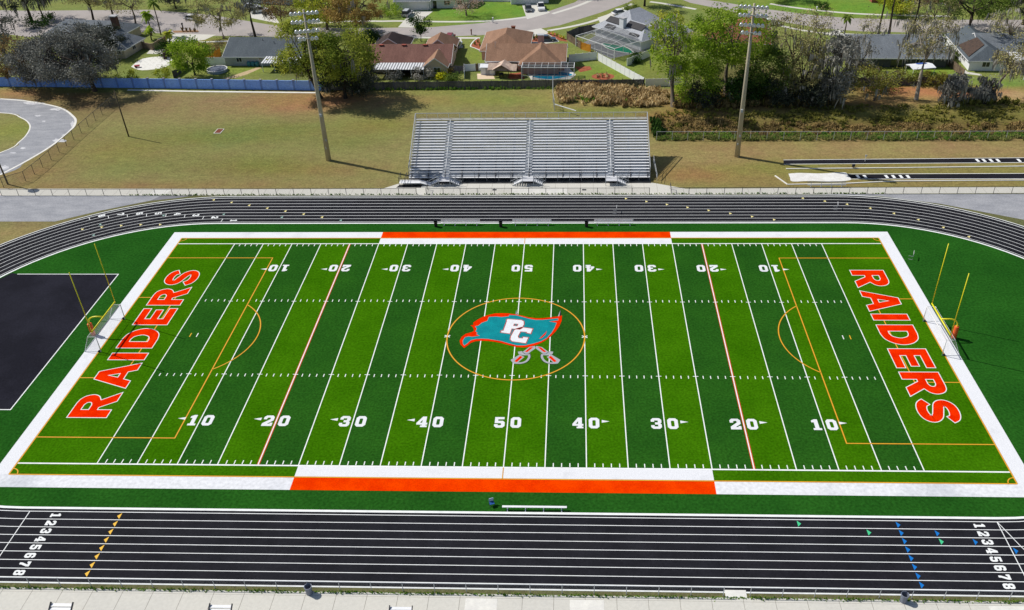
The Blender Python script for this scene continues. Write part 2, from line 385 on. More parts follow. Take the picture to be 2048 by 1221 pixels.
for u, v, mi in ((1870, 1064, 1), (1947, 1083, 1), (1594, 1045, 2), (1734, 1063, 2), (1879, 1082, 2), (2028, 1101, 1)):
    tri(tm, G2(u, v), 1, mi)
for x, y in ((37, 80), (177, 100), (318, 121), (462, 142), (610, 163), (758, 184), (909, 206)): tri(tm, G2(1280+x/3.413, 380+y/3.413), 1, 3, .42, .7)
for x, y in ((1115, 53), (1265, 73), (1418, 95), (1577, 122), (1740, 158), (1907, 202)): tri(tm, G2(1280+x/3.413, 380+y/3.413), -1, 3, .42, .7)
for u, v in ((1250, 397.6), ): tri(tm, G2(u, v), 1, 3, .42, .7)
for u, v in ((1348+1573/2.907, 380+217/2.907), (1348+1722/2.907, 380+272/2.907)): tri(tm, G2(u, v), -1, 3, .42, .7)
for x, y in ((255, 100), (437, 126), (617, 158), (800, 190), (985, 222), (1172, 252), (1360, 285)): tri(tm, G2(380+x/5.12, 380+y/5.12), -1, 3, .42, .7)
for x, y in ((352, 256), (948, 285), (1550, 320)): tri(tm, G2(380+x/5.12, 380+y/5.12), -1, 4, .42, .6)
for x, y in ((172, 365), (376, 345), (580, 327), (785, 320), (988, 322)): tri(tm, G2(130+x/s_, 390+y/s_), 1, 3, .42, .7)
for x, y in ((380, 310), (313, 427), (1045, 215)): tri(tm, G2(130+x/s_, 390+y/s_), -1, 4, .42, .6)
struct(tm.build('exchange_zone_marks', [mat('yellow_mark', lin((240, 190, 70)), .8, .08, 4), mat('blue_mark', lin((6, 116, 200)), .8, .08, 4), mat('green_mark', lin((70, 200, 140)), .8, .08, 4),
    mat('pale_yellow_mark', lin((236, 222, 150)), .8, .08, 4), mat('grey_green_mark', lin((150, 186, 176)), .8, .08, 4)]))

# numerals: slab digits on a 100 x 146 grid
DIG = {
 '0': [[(22, 0), (78, 0), (100, 24), (100, 122), (78, 146), (22, 146), (0, 122), (0, 24)], [(40, 34), (60, 34), (66, 42), (66, 104), (60, 112), (40, 112), (34, 104), (34, 42)]],
 '1': [[(14, 0), (92, 0), (92, 26), (72, 26), (72, 146), (42, 146), (12, 128), (12, 104), (34, 104), (34, 26), (14, 26)]],
 '2': [[(0, 0), (100, 0), (100, 46), (74, 46), (74, 32), (48, 32), (100, 76), (100, 124), (80, 146), (20, 146), (0, 124), (0, 92), (32, 92), (32, 108), (40, 116), (60, 116), (66, 108), (66, 94), (0, 36)]],
 '3': [[(20, 0), (80, 0), (100, 22), (100, 60), (88, 73), (100, 86), (100, 124), (80, 146), (20, 146), (0, 124), (0, 96), (32, 96), (32, 114), (66, 114), (66, 88), (38, 88), (38, 58), (66, 58), (66, 32), (32, 32), (32, 50), (0, 50), (0, 22)]],
 '4': [[(40, 0), (104, 0), (104, 22), (90, 22), (90, 34), (104, 34), (104, 60), (90, 60), (90, 146), (52, 146), (0, 60), (0, 34), (54, 34), (54, 22), (40, 22)], [(32, 60), (54, 60), (54, 98)]],
 '5': [[(20, 0), (80, 0), (100, 22), (100, 72), (82, 94), (36, 94), (36, 116), (94, 116), (94, 146), (4, 146), (4, 62), (60, 62), (66, 56), (66, 38), (60, 32), (34, 32), (34, 48), (0, 48), (0, 22)]],
 '6': [[(22, 0), (78, 0), (100, 22), (100, 68), (80, 90), (36, 90), (36, 114), (64, 114), (64, 102), (98, 102), (98, 124), (78, 146), (22, 146), (0, 124), (0, 22)], [(36, 30), (64, 30), (64, 60), (36, 60)]],
 '7': [[(22, 0), (60, 0), (62, 30), (100, 108), (100, 146), (0, 146), (0, 98), (30, 98), (30, 112), (62, 112), (24, 36)]],
 '8': [[(20, 0), (80, 0), (100, 20), (100, 60), (88, 73), (100, 86), (100, 126), (80, 146), (20, 146), (0, 126), (0, 86), (12, 73), (0, 60), (0, 20)], [(36, 30), (64, 30), (64, 58), (36, 58)], [(36, 88), (64, 88), (64, 116), (36, 116)]]}
def glyph(q, rings, f, z, mi=0): q.poly([[f(*p) for p in r] for r in rings], z, mi)
tn = MB()
for k in range(8):
    d = str(k+1); yc = -(31.47+1.06*k+.53); s = .62/100
    glyph(tn, DIG[d], lambda x, y, yc=yc, s=s: (-47.2+y*1.1/146, yc+.31-x*s), Z0+.008)
    glyph(tn, DIG[d], lambda x, y, yc=yc, s=s: (48.2+y*1.1/146, yc+.31-x*s), Z0+.008)
for d, x, y in (('8', 385, 218), ('7', 585, 207), ('6', 783, 197), ('5', 980, 197), ('4', 1182, 203), ('3', 1375, 215), ('2', 1572, 241), ('1', 1770, 273)):
    c, r, a = polar(G2(130+x/s_, 390+y/s_)); k = int(d)-1; r = 31.47+1.06*k+.53
    e = V((math.cos(a), math.sin(a))); t = V((-e.y, e.x)); o = V((c, 0))+e*r
    glyph(tn, DIG[d], lambda x_, y_: tuple(o-t*((y_-73)*1.1/146)-e*((x_-50)*.66/100)), Z0+.008)
struct(tn.build('track_lane_numbers', LINE))

# field: stripes
FX, FY, OX, OY, SY = 54.864, 26.13, 56.76, 28.05, 24.384
Y_ = .9144*5; Z1 = Z0+.008
for light in (0, 1):
    q = MB()
    if light:
        q.rect(-FX, -45.72, -FY, FY, Z1); q.rect(45.72, FX, -FY, FY, Z1)
        for sx in (-1, 1):
            for sy in (-1, 1): q.rect(min(sx*45.72, sx*22.86), max(sx*45.72, sx*22.86), min(sy*FY, sy*(SY)), max(sy*FY, sy*(SY)), Z1)
    for i in range(-10, 10):
        k = i if i >= 0 else -1-i                       # bands counted out from the 50
        if (k % 2 == 0) == bool(light): q.rect(i*Y_, (i+1)*Y_, -SY, SY, Z1)
    struct(q.build('light_turf_bands' if light else 'dark_turf_bands', TURF_L if light else TURF_D))
# painted borders
q = MB(); BX = 22.86
for s in (-1, 1):
    for a, c in ((-OX, -BX), (BX, OX)):
        (q if not (s < 0 and a < 0) else q).rect(a, c, min(s*FY, s*OY), max(s*FY, s*OY), Z1, 1 if (s < 0) else 0)
    q.rect(min(s*FX, s*OX), max(s*FX, s*OX), -FY, FY, Z1)
    q.rect(-BX, BX, min(s*SY, s*FY), max(s*SY, s*FY), Z1)
struct(q.build('white_field_border', [WHITE, WORN]))
q = MB()
for s in (-1, 1): q.rect(-BX, BX, min(s*FY, s*OY), max(s*FY, s*OY), Z1)
struct(q.build('orange_sideline_border', ORANGE))
# white lines
q = MB(); Z2 = Z1+.004; W = .125
for i in range(-10, 11):
    q.rect(i*Y_-W/2, i*Y_+W/2, -SY, SY, Z2)
    if i < 10:
        for j in range(1, 5):
            x = i*Y_+j*.9144
            for s in (-1, 1):
                a, c = sorted((s*(SY-.15), s*(SY-.75))); q.rect(x-.055, x+.055, a, c, Z2)
                a, c = sorted((s*8.15, s*8.7)); q.rect(x-.055, x+.055, a, c, Z2)
    if -10 < i < 10:
        for s in (-1, 1): q.rect(i*Y_-.33, i*Y_+.33, s*8.25-.05, s*8.25+.05, Z2+.0005)
for s in (-1, 1): q.rect(-FX, FX, s*SY-.1, s*SY+.1, Z2+.0004)
for s in (-1, 1):
    q.rect(s*43.02-.06, s*43.02+.06, -.35, .5, Z2)
    for a in range(3): q.line([(s*9.144-.42*math.cos(a*PI/3+PI/6), -.42*math.sin(a*PI/3+PI/6)), (s*9.144+.42*math.cos(a*PI/3+PI/6), .42*math.sin(a*PI/3+PI/6))], .14, Z2+.001+.0003*a)
struct(q.build('football_lines', LINE))
q = MB()
for s in (-1, 1): q.rect(s*27.432+.065, s*27.432+.17, -SY+.1, SY-.1, Z2); q.rect(s*27.432-.15, s*27.432-.065, -SY+.1, SY-.1, Z2)
struct(q.build('red_restraining_lines', mat('red_line_paint', lin((200, 62, 28)), .8, .1, 3)))
# gold soccer lines with a darker edge beneath
for nm, mt, ww, zz, sh in (('soccer_lines', GOLD, .11, Z2+.002, 0.), ('soccer_line_edges', GOLD_E, .19, Z2+.0012, 0.)):
    q = MB()
    for s in (-1, 1):
        q.line([(-FX, s*FY), (FX, s*FY)], ww, zz); q.line([(s*FX, -FY), (s*FX, FY)], ww, zz+.0002)
        q.line([(s*FX, 20.1), (s*38.45, 20.1), (s*38.45, -20.1), (s*FX, -20.1)], ww, zz)
        q.line([(s*FX, 9.15), (s*49.4, 9.15), (s*49.4, -9.15), (s*FX, -9.15)], ww, zz)
        a = math.acos((43.9-38.45)/9.144); q.line([(s*(43.9-9.144*math.cos(t_)), 9.144*math.sin(t_)) for t_ in [-a+2*a*i/40 for i in range(41)]], ww, zz)
        if nm == 'soccer_lines': q.rect(s*43.95-.06, s*43.95+.06, -.35, .5, zz)
        for sy in (-1, 1): q.line([(s*(FX-.9*math.cos(t_)), sy*(FY-.9*math.sin(t_))) for t_ in [PI/2*i/10 for i in range(11)]], ww*.8, zz)
        q.line([(0, s*SY), (0, s*FY)], ww*.6, zz)
    q.line(arc(0, 0, 9.144, 0, 2*PI, 96)[:-1], ww*1.15, zz, True)
    struct(q.build(nm, mt))
# yard numbers
q = MB(); Z3 = Z2+.0035
for i in range(-4, 5):
    num = str(50-abs(i)*10); x = i*9.144
    for far in (0, 1):
        f = (lambda px, py: (x+px, -17.92+py)) if not far else (lambda px, py: (x-px, 18.08-py))
        for k, d in enumerate(num):
            x_ = -1.57 if k == 0 else .34
            if d == '1': x_ += .12
            glyph(q, DIG[d], lambda gx, gy: f(x_+gx*1.23/100, gy*1.84/146), Z3)
        if i:
            sg = (1 if i > 0 else -1)*(-1 if far else 1)
            t3 = [f(sg*1.86, .98), f(sg*1.86, 1.46), f(sg*2.78, 1.22)]
            q.poly(t3, Z3)
struct(q.build('yard_numbers', WHITE))
# end zone lettering
def cv(p, n=5): return smoothline(p, n)
def stroke(c, w_):
    P = [V(p) for p in c]; L_ = []; R_ = []
    for i in range(len(P)):
        d = (P[min(i+1, len(P)-1)]-P[max(i-1, 0)]).normalized(); nn = V((-d.y, d.x)); L_.append(tuple(P[i]+nn*w_/2)); R_.append(tuple(P[i]-nn*w_/2))
    return L_+R_[::-1]
R_G = [[(0, 0), (1.45, 0), (1.45, 1.75), (1.85, 1.75), (3.0, 0), (4.72, 0)]+cv([(3.25, 2.1), (3.95, 2.6), (4.25, 3.35), (4.0, 4.2), (3.4, 4.7), (2.6, 4.85)])+[(0, 4.85)],
       [(1.45, 2.85)]+cv([(2.3, 2.85), (2.7, 3.05), (2.8, 3.33), (2.68, 3.6), (2.3, 3.78)], 3)+[(1.45, 3.78)]]
GL = {'R': R_G,
 'A': [[(0, 0), (1.5, 0), (1.87, 1.05), (3.28, 1.05), (3.65, 0), (5.15, 0), (3.35, 4.85), (1.8, 4.85)], [(2.2, 1.95), (2.95, 1.95), (2.575, 3.3)]],
 'I': [[(0, 0), (1.48, 0), (1.48, 4.85), (0, 4.85)]],
 'D': [[(0, 0)]+cv([(2.0, 0), (3.2, .3), (4.1, 1.2), (4.45, 2.42), (4.1, 3.65), (3.2, 4.55), (2.0, 4.85)])+[(0, 4.85)],
       [(1.45, 1.2)]+cv([(2.0, 1.2), (2.6, 1.5), (2.95, 2.42), (2.6, 3.35), (2.0, 3.65)])+[(1.45, 3.65)]],
 'E': [[(0, 0), (4.0, 0), (4.0, 1.15), (1.45, 1.15), (1.45, 1.9), (3.65, 1.9), (3.65, 2.95), (1.45, 2.95), (1.45, 3.7), (3.95, 3.7), (3.95, 4.85), (0, 4.85)]],
 'S': [stroke(S_C := cv([(3.75, 3.35), (3.35, 3.95), (2.4, 4.22), (1.35, 4.1), (.82, 3.5), (1.1, 2.85), (2.15, 2.45), (3.15, 2.05), (3.6, 1.4), (3.2, .8), (2.15, .6), (1.1, .85), (.55, 1.5)]), 1.22)]}
for s in (1, -1):
    q = MB()
    for ch, y0 in zip('RAIDERS', (-16.69, -11.22, -5.46, -2.92, 2.36, 7.15, 12.25)):
        f = lambda x, y: (s*(-48.05-y), s*(y0+x))
        rr = [[f(*p) for p in r] for r in GL[ch]]
        if ch == 'S': q.line([f(*p) for p in S_C], 1.22, Z3, False, 0)
        else: q.poly(rr, Z3, 0)
        for r in rr: q.line(r, .11, Z3+.003, True, 1)
    struct(q.build('end_zone_lettering', [RED_O, WHITE]))
# midfield emblem
def E_(l): return GZ(l, 870, 580, 6.4)
q = MB(); ze = Z3
fl = [(372, 748), (325, 700), (316, 655), (340, 605), (395, 565), (470, 545), (498, 530), (497, 505), (480, 475), (452, 458), (495, 450), (487, 425), (545, 385), (610, 350), (690, 322), (770, 305), (850, 302), (940, 303), (1040, 318), (1120, 335), (1200, 355), (1290, 366), (1380, 365), (1470, 355), (1560, 345), (1626, 332), (1620, 400), (1590, 470), (1540, 540), (1470, 610), (1400, 660), (1320, 700), (1220, 732), (1130, 742), (1040, 735), (950, 712), (850, 685), (760, 668), (680, 658), (600, 655), (520, 660), (460, 680), (410, 720)]
tl = [(375, 715), (358, 690), (358, 650), (385, 610), (430, 600), (480, 605), (572, 590), (530, 570), (545, 555), (520, 535), (535, 500), (515, 470), (555, 462), (600, 425), (670, 400), (690, 350), (780, 345), (850, 352), (945, 342), (950, 325), (1040, 330), (1120, 350), (1200, 372), (1290, 388), (1380, 388), (1480, 378), (1575, 368), (1575, 395), (1460, 408), (1555, 425), (1530, 490), (1490, 555), (1430, 620), (1360, 660), (1260, 690), (1150, 715), (1050, 715), (950, 690), (850, 660), (760, 645), (680, 632), (600, 628), (520, 632), (455, 650), (410, 690)]
q.poly(E_(fl), ze+.004, 0); q.poly(E_(tl), ze+.007, 1); q.line(E_(tl), .05, ze+.0085, True, 2)
for pth in ([(500, 415), (560, 385), (640, 375), (678, 382), (620, 410), (540, 428)], [(1330, 632), (1400, 565), (1432, 528), (1415, 575), (1370, 618)]):
    q.poly(E_(pth), ze+.009, 0)
for rr in ([[(930, 375), (1105, 388), (1140, 405), (1142, 445), (1115, 495), (1085, 510), (985, 503), (975, 530), (962, 568), (838, 550), (848, 522), (872, 525), (915, 405), (912, 388)], [(1018, 440), (1060, 443), (1050, 466), (1006, 462)]],
           [[(1110, 480), (1255, 500), (1228, 568), (1168, 556), (1170, 545), (1098, 540), (1065, 600), (1075, 620), (1120, 622), (1125, 605), (1200, 612), (1165, 690), (985, 665), (960, 640), (967, 600), (1010, 520), (1040, 500)]]):
    rr = [E_(r) for r in rr]; q.poly(rr, ze+.010 if rr[0][0] != 0 else 0, 3)
    for r in rr: q.line(r, .12, ze+.0125, True, 4)
for mir in (0, 1):
    X = (lambda l: E_([((2574-a) if mir else a, b) for a, b in l]))
    q.poly(X([(1205, 735), (1278, 722), (1292, 748), (1180, 828), (1118, 800)]), ze+.0005, 5); q.poly(X([(1215, 740), (1262, 735), (1180, 800), (1150, 795)]), ze+.002, 0)
    q.poly(X([(1085, 830), (1145, 862), (1050, 942), (1000, 945), (968, 900)]), ze+.0005, 5); q.poly(X([(1090, 848), (1122, 862), (1048, 928), (1015, 918)]), ze+.002, 0)
    q.poly(X([(1060, 795), (1110, 788), (1150, 815), (1225, 822), (1212, 838), (1130, 842), (1070, 825)]), ze+.001, 5)
    q.line(X(cv([(1200, 825), (1205, 865), (1170, 915), (1100, 940), (1010, 938)])), .3, ze+.0015, False, 5)
    q.line(X(cv([(1222, 825), (1222, 870), (1185, 926), (1105, 953), (1010, 950)])), .07, ze+.0018, False, 6)
    q.line(X([(1120, 800), (1150, 822), (1222, 826)]), .07, ze+.0022, False, 6)
q.poly(E_([(1032, 318), (1040, 262), (1048, 318)]), ze+.004, 5); q.poly(E_([(1048, 318), (1042, 270), (1064, 318)]), ze+.004, 6)
q.poly(E_([(1572, 342), (1605, 265), (1592, 340)]), ze+.003, 5); q.poly(E_([(1592, 340), (1607, 268), (1616, 330)]), ze+.003, 6)
struct(q.build('midfield_emblem', [RED_O, two_scale('teal_turf', lin((2, 142, 150)), lin((0, 128, 138)), .6, 12., .18, bump=.3), mat('emblem_grey_edge', lin((130, 150, 150)), .8, .1, 3), WHITE,
   mat('maroon_turf', lin((176, 72, 66)), .8, .12, 3), mat('grey_turf', lin((166, 168, 174)), .85, .15, 6), mat('black_turf', lin((22, 26, 32)), .85, .1, 3)]))
# black event pad at the left end
pad = [(-60.5, 15.38), (-80, 15.38), (-80, -15.34), (-60.5, -15.34)]
padring = [(-60.5, 15.38), (-76.0, 15.38)]+[(-X0+(RI-.3)*math.cos(t_), (RI-.3)*math.sin(t_)) for t_ in [rad(149)+rad(62)*i/16 for i in range(17)]]+[(-76.0, -15.34), (-60.5, -15.34)]
sheet('event_pad', padring, Z1, PADM)
q = MB(); q.line([(-76.0, 15.38), (-60.5, 15.38), (-60.5, -15.34), (-76, -15.34)], .14, Z1+.004); struct(q.build('event_pad_line', LINE))
# pavements round the track
sheet('concrete_walk', GZ([(-300, 375), (0, 378), (765, 378), (800, 367), (1305, 366), (1372, 378), (2048, 374), (2500, 373), (2500, 386), (2048, 386.5), (1400, 389.5), (690, 391), (0, 391.5), (-300, 391.5)]), Z0-.004, CONC)
sheet('old_asphalt_lot', GZ([(-400, 392), (372, 391.8), (300, 402), (200, 422), (110, 443.5), (-400, 443.5)]), Z0-.006, ASPH)
sheet('asphalt_lot_right', GZ([(1640, 389), (2500, 387), (2500, 440), (2048, 440), (1880, 408), (1760, 393)]), Z0-.006, ASPH)
sheet('asphalt_patch', GZ([(300, 402), (322, 392.2), (385, 392), (352, 397)]), Z0-.002, mat('dark_asphalt_patch', lin((124, 124, 130)), .9, .1, 1))
sheet('pale_slab', GZ([(296, 391), (308, 380.5), (342, 380.5), (328, 391)]), Z0-.001, CONC_W)
sheet('concrete_apron', [(-110, -41.15), (110, -41.15), (110, -75), (-110, -75)], Z0-.004, CONC)
q = MB()
for i in range(-26, 27): q.rect(i*2.95-.02, i*2.95+.02, -52, -41.2, Z0)
q.rect(-110, 110, -41.62, -41.6, Z0); q.rect(-110, 110, -43.95, -43.93, Z0)
for i in range(-40, 45): q.rect(i*2.2-.02, i*2.2+.02, 41.25, 43.3, Z0)
for i in range(-10, 11): q.rect(i*2.2-.02, i*2.2+.02, 43.3, 45.2, Z0)
struct(q.build('slab_joints', CONC_J))
q = MB(); 
for x0, x1 in ((-3.6, 3.4), ): q.rect(-2.4, .6, -50, -41.64, Z0+.001); 
q.rect(7.4, 10.6, -50, -41.64, Z0+.001); q.rect(46, 52, -50, -41.64, Z0+.001)
q.rect(-3, 6.5, 41.3, 43.2, Z0+.001)
struct(q.build('newer_concrete_slabs', CONC_W))
# ------------------------------------------------------------------ stadium furniture
YEL = mat('yellow_steel', lin((236, 226, 30)), .4, .05, 2, spec=.5)
PADO = mat('orange_vinyl', lin((226, 96, 36)), .5, .1, 3, spec=.4)
GALV = mat('galvanised_steel', (.46, .48, .5), .5, .12, 3, spec=.5)
ALU = mat('mill_aluminium', (.84, .85, .87), .45, .06, 1.2, spec=.5)
ALU_D = mat('weathered_aluminium', (.43, .46, .5), .5, .3, .6, spec=.4, stretch=(.3, 1, 1))
DKSTEEL = mat('dark_steel', (.05, .052, .06), .6, .2, 2)
WPIPE = mat('white_pipe', (.8, .81, .82), .45, .05, 2, spec=.4)
NET = screenmat('goal_net', (.62, .64, .66), .1)
CHAIN = screenmat('chain_link_wire', (.22, .23, .23), .14)
CHAIN_D = screenmat('dark_chain_link', (.07, .08, .07), .22)
WOOD = mat('weathered_pole_wood', lin((92, 82, 66)), .9, .25, 1.2, stretch=(6, 6, .6))

def goal_post(sx, label):
    s = sx; o = (s*57.25, 0, 0)
    t = thing('goal_post', label, 'goal post', o, 0, 'football goal posts')
    m_ = MB(o); xg = s*54.95
    m_.tube([(s*57.25, 0, 0), (s*57.25, 0, 2.1)]+[(s*57.25-s*1.3*(1-math.cos(a)), 0, 2.1+.95*math.sin(a)) for a in [PI/2*i/8 for i in range(1, 9)]]+[(xg, 0, 3.05)], .1, 10, cap=True); m_.build('gooseneck', YEL, t, smooth=True)
    m_ = MB(o); m_.tube([(xg, -3.56, 3.05), (xg, 3.56, 3.05)], .095, 8); m_.build('crossbar', YEL, t, smooth=True)
    for k in (-1, 1):
        m_ = MB(o); m_.tube([(xg, k*3.52, 3.0), (xg, k*3.52, 12.2)], .06, 8); m_.build('upright', YEL, t, smooth=True)
    m_ = MB(o); m_.lathe((s*57.25, 0, 0.03), [(.16, 0), (.3, 0), (.31, .1), (.31, 1.8), (.29, 1.86), (.12, 1.88)], 14); m_.build('post_pad', PADO, t, smooth=True)
goal_post(-1, 'yellow goal post with orange pad beside the black event pad')
goal_post(1, 'yellow goal post with orange pad on open green turf')

def soccer_goal(s, label):
    xg = s*54.5; o = (xg, 0, 0)
    t = thing('soccer_goal', label, 'soccer goal', o, 0, 'white soccer goals under the goal posts')
    W2 = 3.75; H_ = 2.44; xb = s*56.7; xt = s*55.6
    m_ = MB(o); m_.tube([(xg, -W2, H_), (xg, W2, H_)], .06, 8); m_.build('crossbar', WPIPE, t, smooth=True)
    for k in (-1, 1):
        m_ = MB(o); m_.tube([(xg, k*W2, .02), (xg, k*W2, H_)], .06, 8); m_.build('goal_upright', WPIPE, t, smooth=True)
        m_ = MB(o); m_.tube([(xg, k*W2, H_), (xt, k*W2, H_), (xb, k*W2, .06)], .03, 6); m_.tube([(xg, k*W2, .06), (xb, k*W2, .06)], .03, 6); m_.build('side_frame', WPIPE, t)
        m_ = MB(o); m_.lathe((xg+s*.25, k*W2, .14), [(0, -.12), (.13, -.12), (.14, 0), (.13, .12), (0, .12)], 10, ax=(0, 1, 0)); m_.build('wheel', DKSTEEL, t, smooth=True)
    m_ = MB(o); m_.tube([(xb, -W2, .06), (xb, W2, .06)], .035, 6); m_.tube([(xt, -W2, H_), (xt, W2, H_)], .03, 6); m_.build('back_bar', WPIPE, t)
    m_ = MB(o); q = W2-.04
    m_.quad((xg, -q, H_-.03), (xg, q, H_-.03), (xt, q, H_-.03), (xt, -q, H_-.03)); m_.quad((xt, -q, H_-.03), (xt, q, H_-.03), (xb, q, .1), (xb, -q, .1))
    for k in (-1, 1): m_.quad((xg, k*q, .1), (xg, k*q, H_-.05), (xt, k*q, H_-.05), (xb, k*q, .1))
    m_.build('net', NET, t)
soccer_goal(-1, 'white soccer goal with net standing at the end beside the black pad')
soccer_goal(1, 'white soccer goal with net standing at the end without a black pad')

def bench(x0, x1, y, label, back, group, name='team_bench'):
    c = ((x0+x1)/2, y, Z0); t = thing(name, label, 'bench', c, 0, group)
    L_ = x1-x0
    m_ = MB(); m_.b2(-L_/2, L_/2, -.13, .13, .42, .47); m_.build('seat', ALU, t)
    if back: m_ = MB(); m_.b2(-L_/2, L_/2, .2, .25, .62, .9); m_.build('backrest', ALU, t)
    for i in range(4):
        x = -L_/2+L_*(.08+.28*i); m_ = MB(); m_.bar((x, -.3, .03), (x, .3, .03), .09, .06); m_.bar((x, 0, .02), (x, 0, .42), .09)
        if back: m_.bar((x, .12, .4), (x, .23, .9), .04)
        m_.build('leg', ALU, t)
bx = [G2(850+x/4.551, 430+y/4.551) for x, y in ((145, 100), (500, 100), (795, 103), (1150, 103), (1540, 103), (1895, 103))]
for (a, b_), l in zip(((0, 1), (2, 3), (4, 5)), ('leftmost of the three silver team benches along the far track edge', 'middle one of the three silver team benches along the far track edge', 'rightmost of the three silver team benches along the far track edge')):
    bench(bx[a][0], bx[b_][0], 30.3, l, True, 'team benches on the far sideline')
a, b_ = G2(960+545/10.24, 990+310/10.24), G2(960+1680/10.24, 990+325/10.24)
bench(a[0]-.45, b_[0]+.5, a[1]+.05, 'long white bench alone on the near sideline turf', False, None)
def bin_(p, h, r, mt, label, group, open_=True):
    m_ = MB((p[0], p[1], Z0+.008)); m_.lathe((p[0], p[1], Z0+.008), [(0, 0), (r*.86, 0), (r*.9, h*.5), (r, h*.97), (r*1.06, h), (r*.9, h), (r*.78, h*.3), (0, h*.28)], 18)
    o = m_.build('trash_can', mt, None, smooth=False); tag(o, label, 'trash can', group)
BLK = mat('black_plastic', (.014, .015, .018), .5, .2, 3)
for (x, y), l in zip(((100, 108), (690, 110), (1470, 110)), ('black trash can left of the leftmost far bench', 'black trash can left of the middle far bench', 'black trash can left of the rightmost far bench')):
    p = G2(850+x/4.551, 430+y/4.551); bin_((p[0], p[1]), .95, .3, BLK, l, 'black trash cans by the far benches')
GREYP = mat('grey_drum', lin((120, 126, 140)), .5, .15, 2, spec=.4)
bin_(G2(619, 1187), 1.0, .36, GREYP, 'grey open drum can on the near concrete walk, left half', 'grey drum cans on the near walk')
bin_(G2(1806, 1203), 1.0, .36, GREYP, 'grey open drum can on the near concrete walk, right end', 'grey drum cans on the near walk')
# blue folding chair
p = G2(984, 1012); t = thing('folding_chair', 'small blue folding chair beside the near bench', 'chair', (p[0], p[1], Z0+.004), rad(200))
BLUEC = mat('blue_canvas', lin((30, 80, 150)), .8, .1, 4)
m_ = MB(); m_.box((0, 0, .42), (.5, .46, .04)); m_.build('seat', BLUEC, t)
m_ = MB(); m_.box((0, -.24, .68), (.5, .04, .42)); m_.build('backrest', mat('white_canvas', lin((190, 205, 225)), .8, .1, 4), t)
for sx in (-1, 1):
    m_ = MB(); m_.tube([(sx*.24, .24, 0), (sx*.24, -.2, .42)], .02); m_.tube([(sx*.24, -.28, 0), (sx*.24, .2, .42), (sx*.24, -.24, .44), (sx*.24, -.25, .9)], .02); m_.build('leg', DKSTEEL, t)
# overturned white hurdle frames
def hurdle(u, v, lab, rz=.4, flat=False):
    p = G2(u, v); t = thing('hurdle', lab, 'hurdle', (p[0], p[1], Z0), rz)
    m_ = MB(); m_.box((0, 0, .95), (1.2, .04, .14)); m_.build('board', WPIPE, t)
    for s in (-1, 1): m_ = MB(); m_.tube([(s*.5, .6, .03), (s*.5, 0, .03), (s*.5, 0, .95)], .025); m_.build('leg', GALV, t)
hurdle(1825, 517, 'white hurdle standing alone on the green turf behind the right corner', 1.2)
hurdle(1674, 418, 'white hurdle left on the far bend of the track', 1.35)
hurdle(1233, 425, 'white hurdle standing on the far straight behind the rightmost bench', 1.5)

# floodlight masts
CONCP = mat('concrete_mast', lin((176, 168, 146)), .85, .14, .8, stretch=(3, 3, .4))
LAMPM = mat('lamp_reflector', (.74, .77, .82), .3, .1, 4, metal=.5)
def mast(u, v, top, label):
    p = G(u, v); H_ = 27.6; t = thing('floodlight_mast', label, 'floodlight', p, 0, 'stadium floodlight masts')
    aim = V((0-p.x*.35, 0-p.y, 0)); ang = math.atan2(aim.y, aim.x)-PI/2      # local +y looks at the field
    t.rotation_euler = (0, 0, ang)
    m_ = MB(); m_.tube([(0, 0, -.1), (0, 0, H_*.5), (0, 0, H_)], [.48, .34, .19], 12); m_.build('pole', CONCP, t, smooth=True)
    for r, (z, n_) in enumerate(((27.1, 7), (25.7, 7), (24.1, 6), (22.8, 5))):
        m_ = MB(); w_ = .7*(n_-1); m_.bar((-w_/2-.3, .3, z), (w_/2+.3, .3, z), .14); m_.bar((-.3, .0, z), (.3, .25, z-.05), .1)
        arm = m_.build('crossarm', GALV, t)
        for i in range(n_):
            x = -w_/2+.7*i
            if abs(x) < .1: continue
            ax = V((0, .85, -.55)).normalized(); m_ = MB(); c = V((x, .5, z+.16))
            m_.lathe(c, [(.06, -.25), (.18, -.15), (.25, .0), (.37, .3), (.33, .3), (.12, .06), (0, .05)], 10, ax=ax); m_.build('lamp', LAMPM, t, smooth=True)
    for c_, d_ in (((.05, .5, 9.0), (.4, .3, .5)), ((-.12, .42, 4.2), (.25, .2, .4)), ((.1, .42, 2.6), (.2, .2, .3))): m_ = MB(); m_.box(c_, d_); m_.build('service_box', GALV, t)
mast(657.5, 321, None, 'tall concrete floodlight mast in front of the green tree, left of the bleachers')
mast(1474, 313.5, None, 'tall concrete floodlight mast right of the bleachers')
# wooden pole in the left lawn, second pole at the left edge
p = G(257.5, 273.5); m_ = MB(p); m_.tube([p-V((0, 0, .1)), p+V((-.15, 0, 9.4))], [.15, .11], 8); tag(m_.build('utility_pole', WOOD, smooth=True), 'bare dark wooden pole standing in the left lawn', 'pole')
p = G(16, 369); t = thing('security_light', 'dark pole with a round shaggy top by the left road', 'lamp post', p)
m_ = MB(p); m_.tube([p-V((0, 0, .1)), p+V((-.2, 0, 7.0))], [.16, .12], 8); m_.build('pole', WOOD, t, smooth=True)
m_ = MB(p); m_.lathe(p+V((-.2, 0, 6.4)), [(0, 0), (.5, .1), (.8, .6), (.75, 1.2), (.4, 1.6), (0, 1.7)], 12); m_.build('lamp_shade', mat('dark_cap', (.02, .024, .02), .9, .5, 4), t, smooth=True)

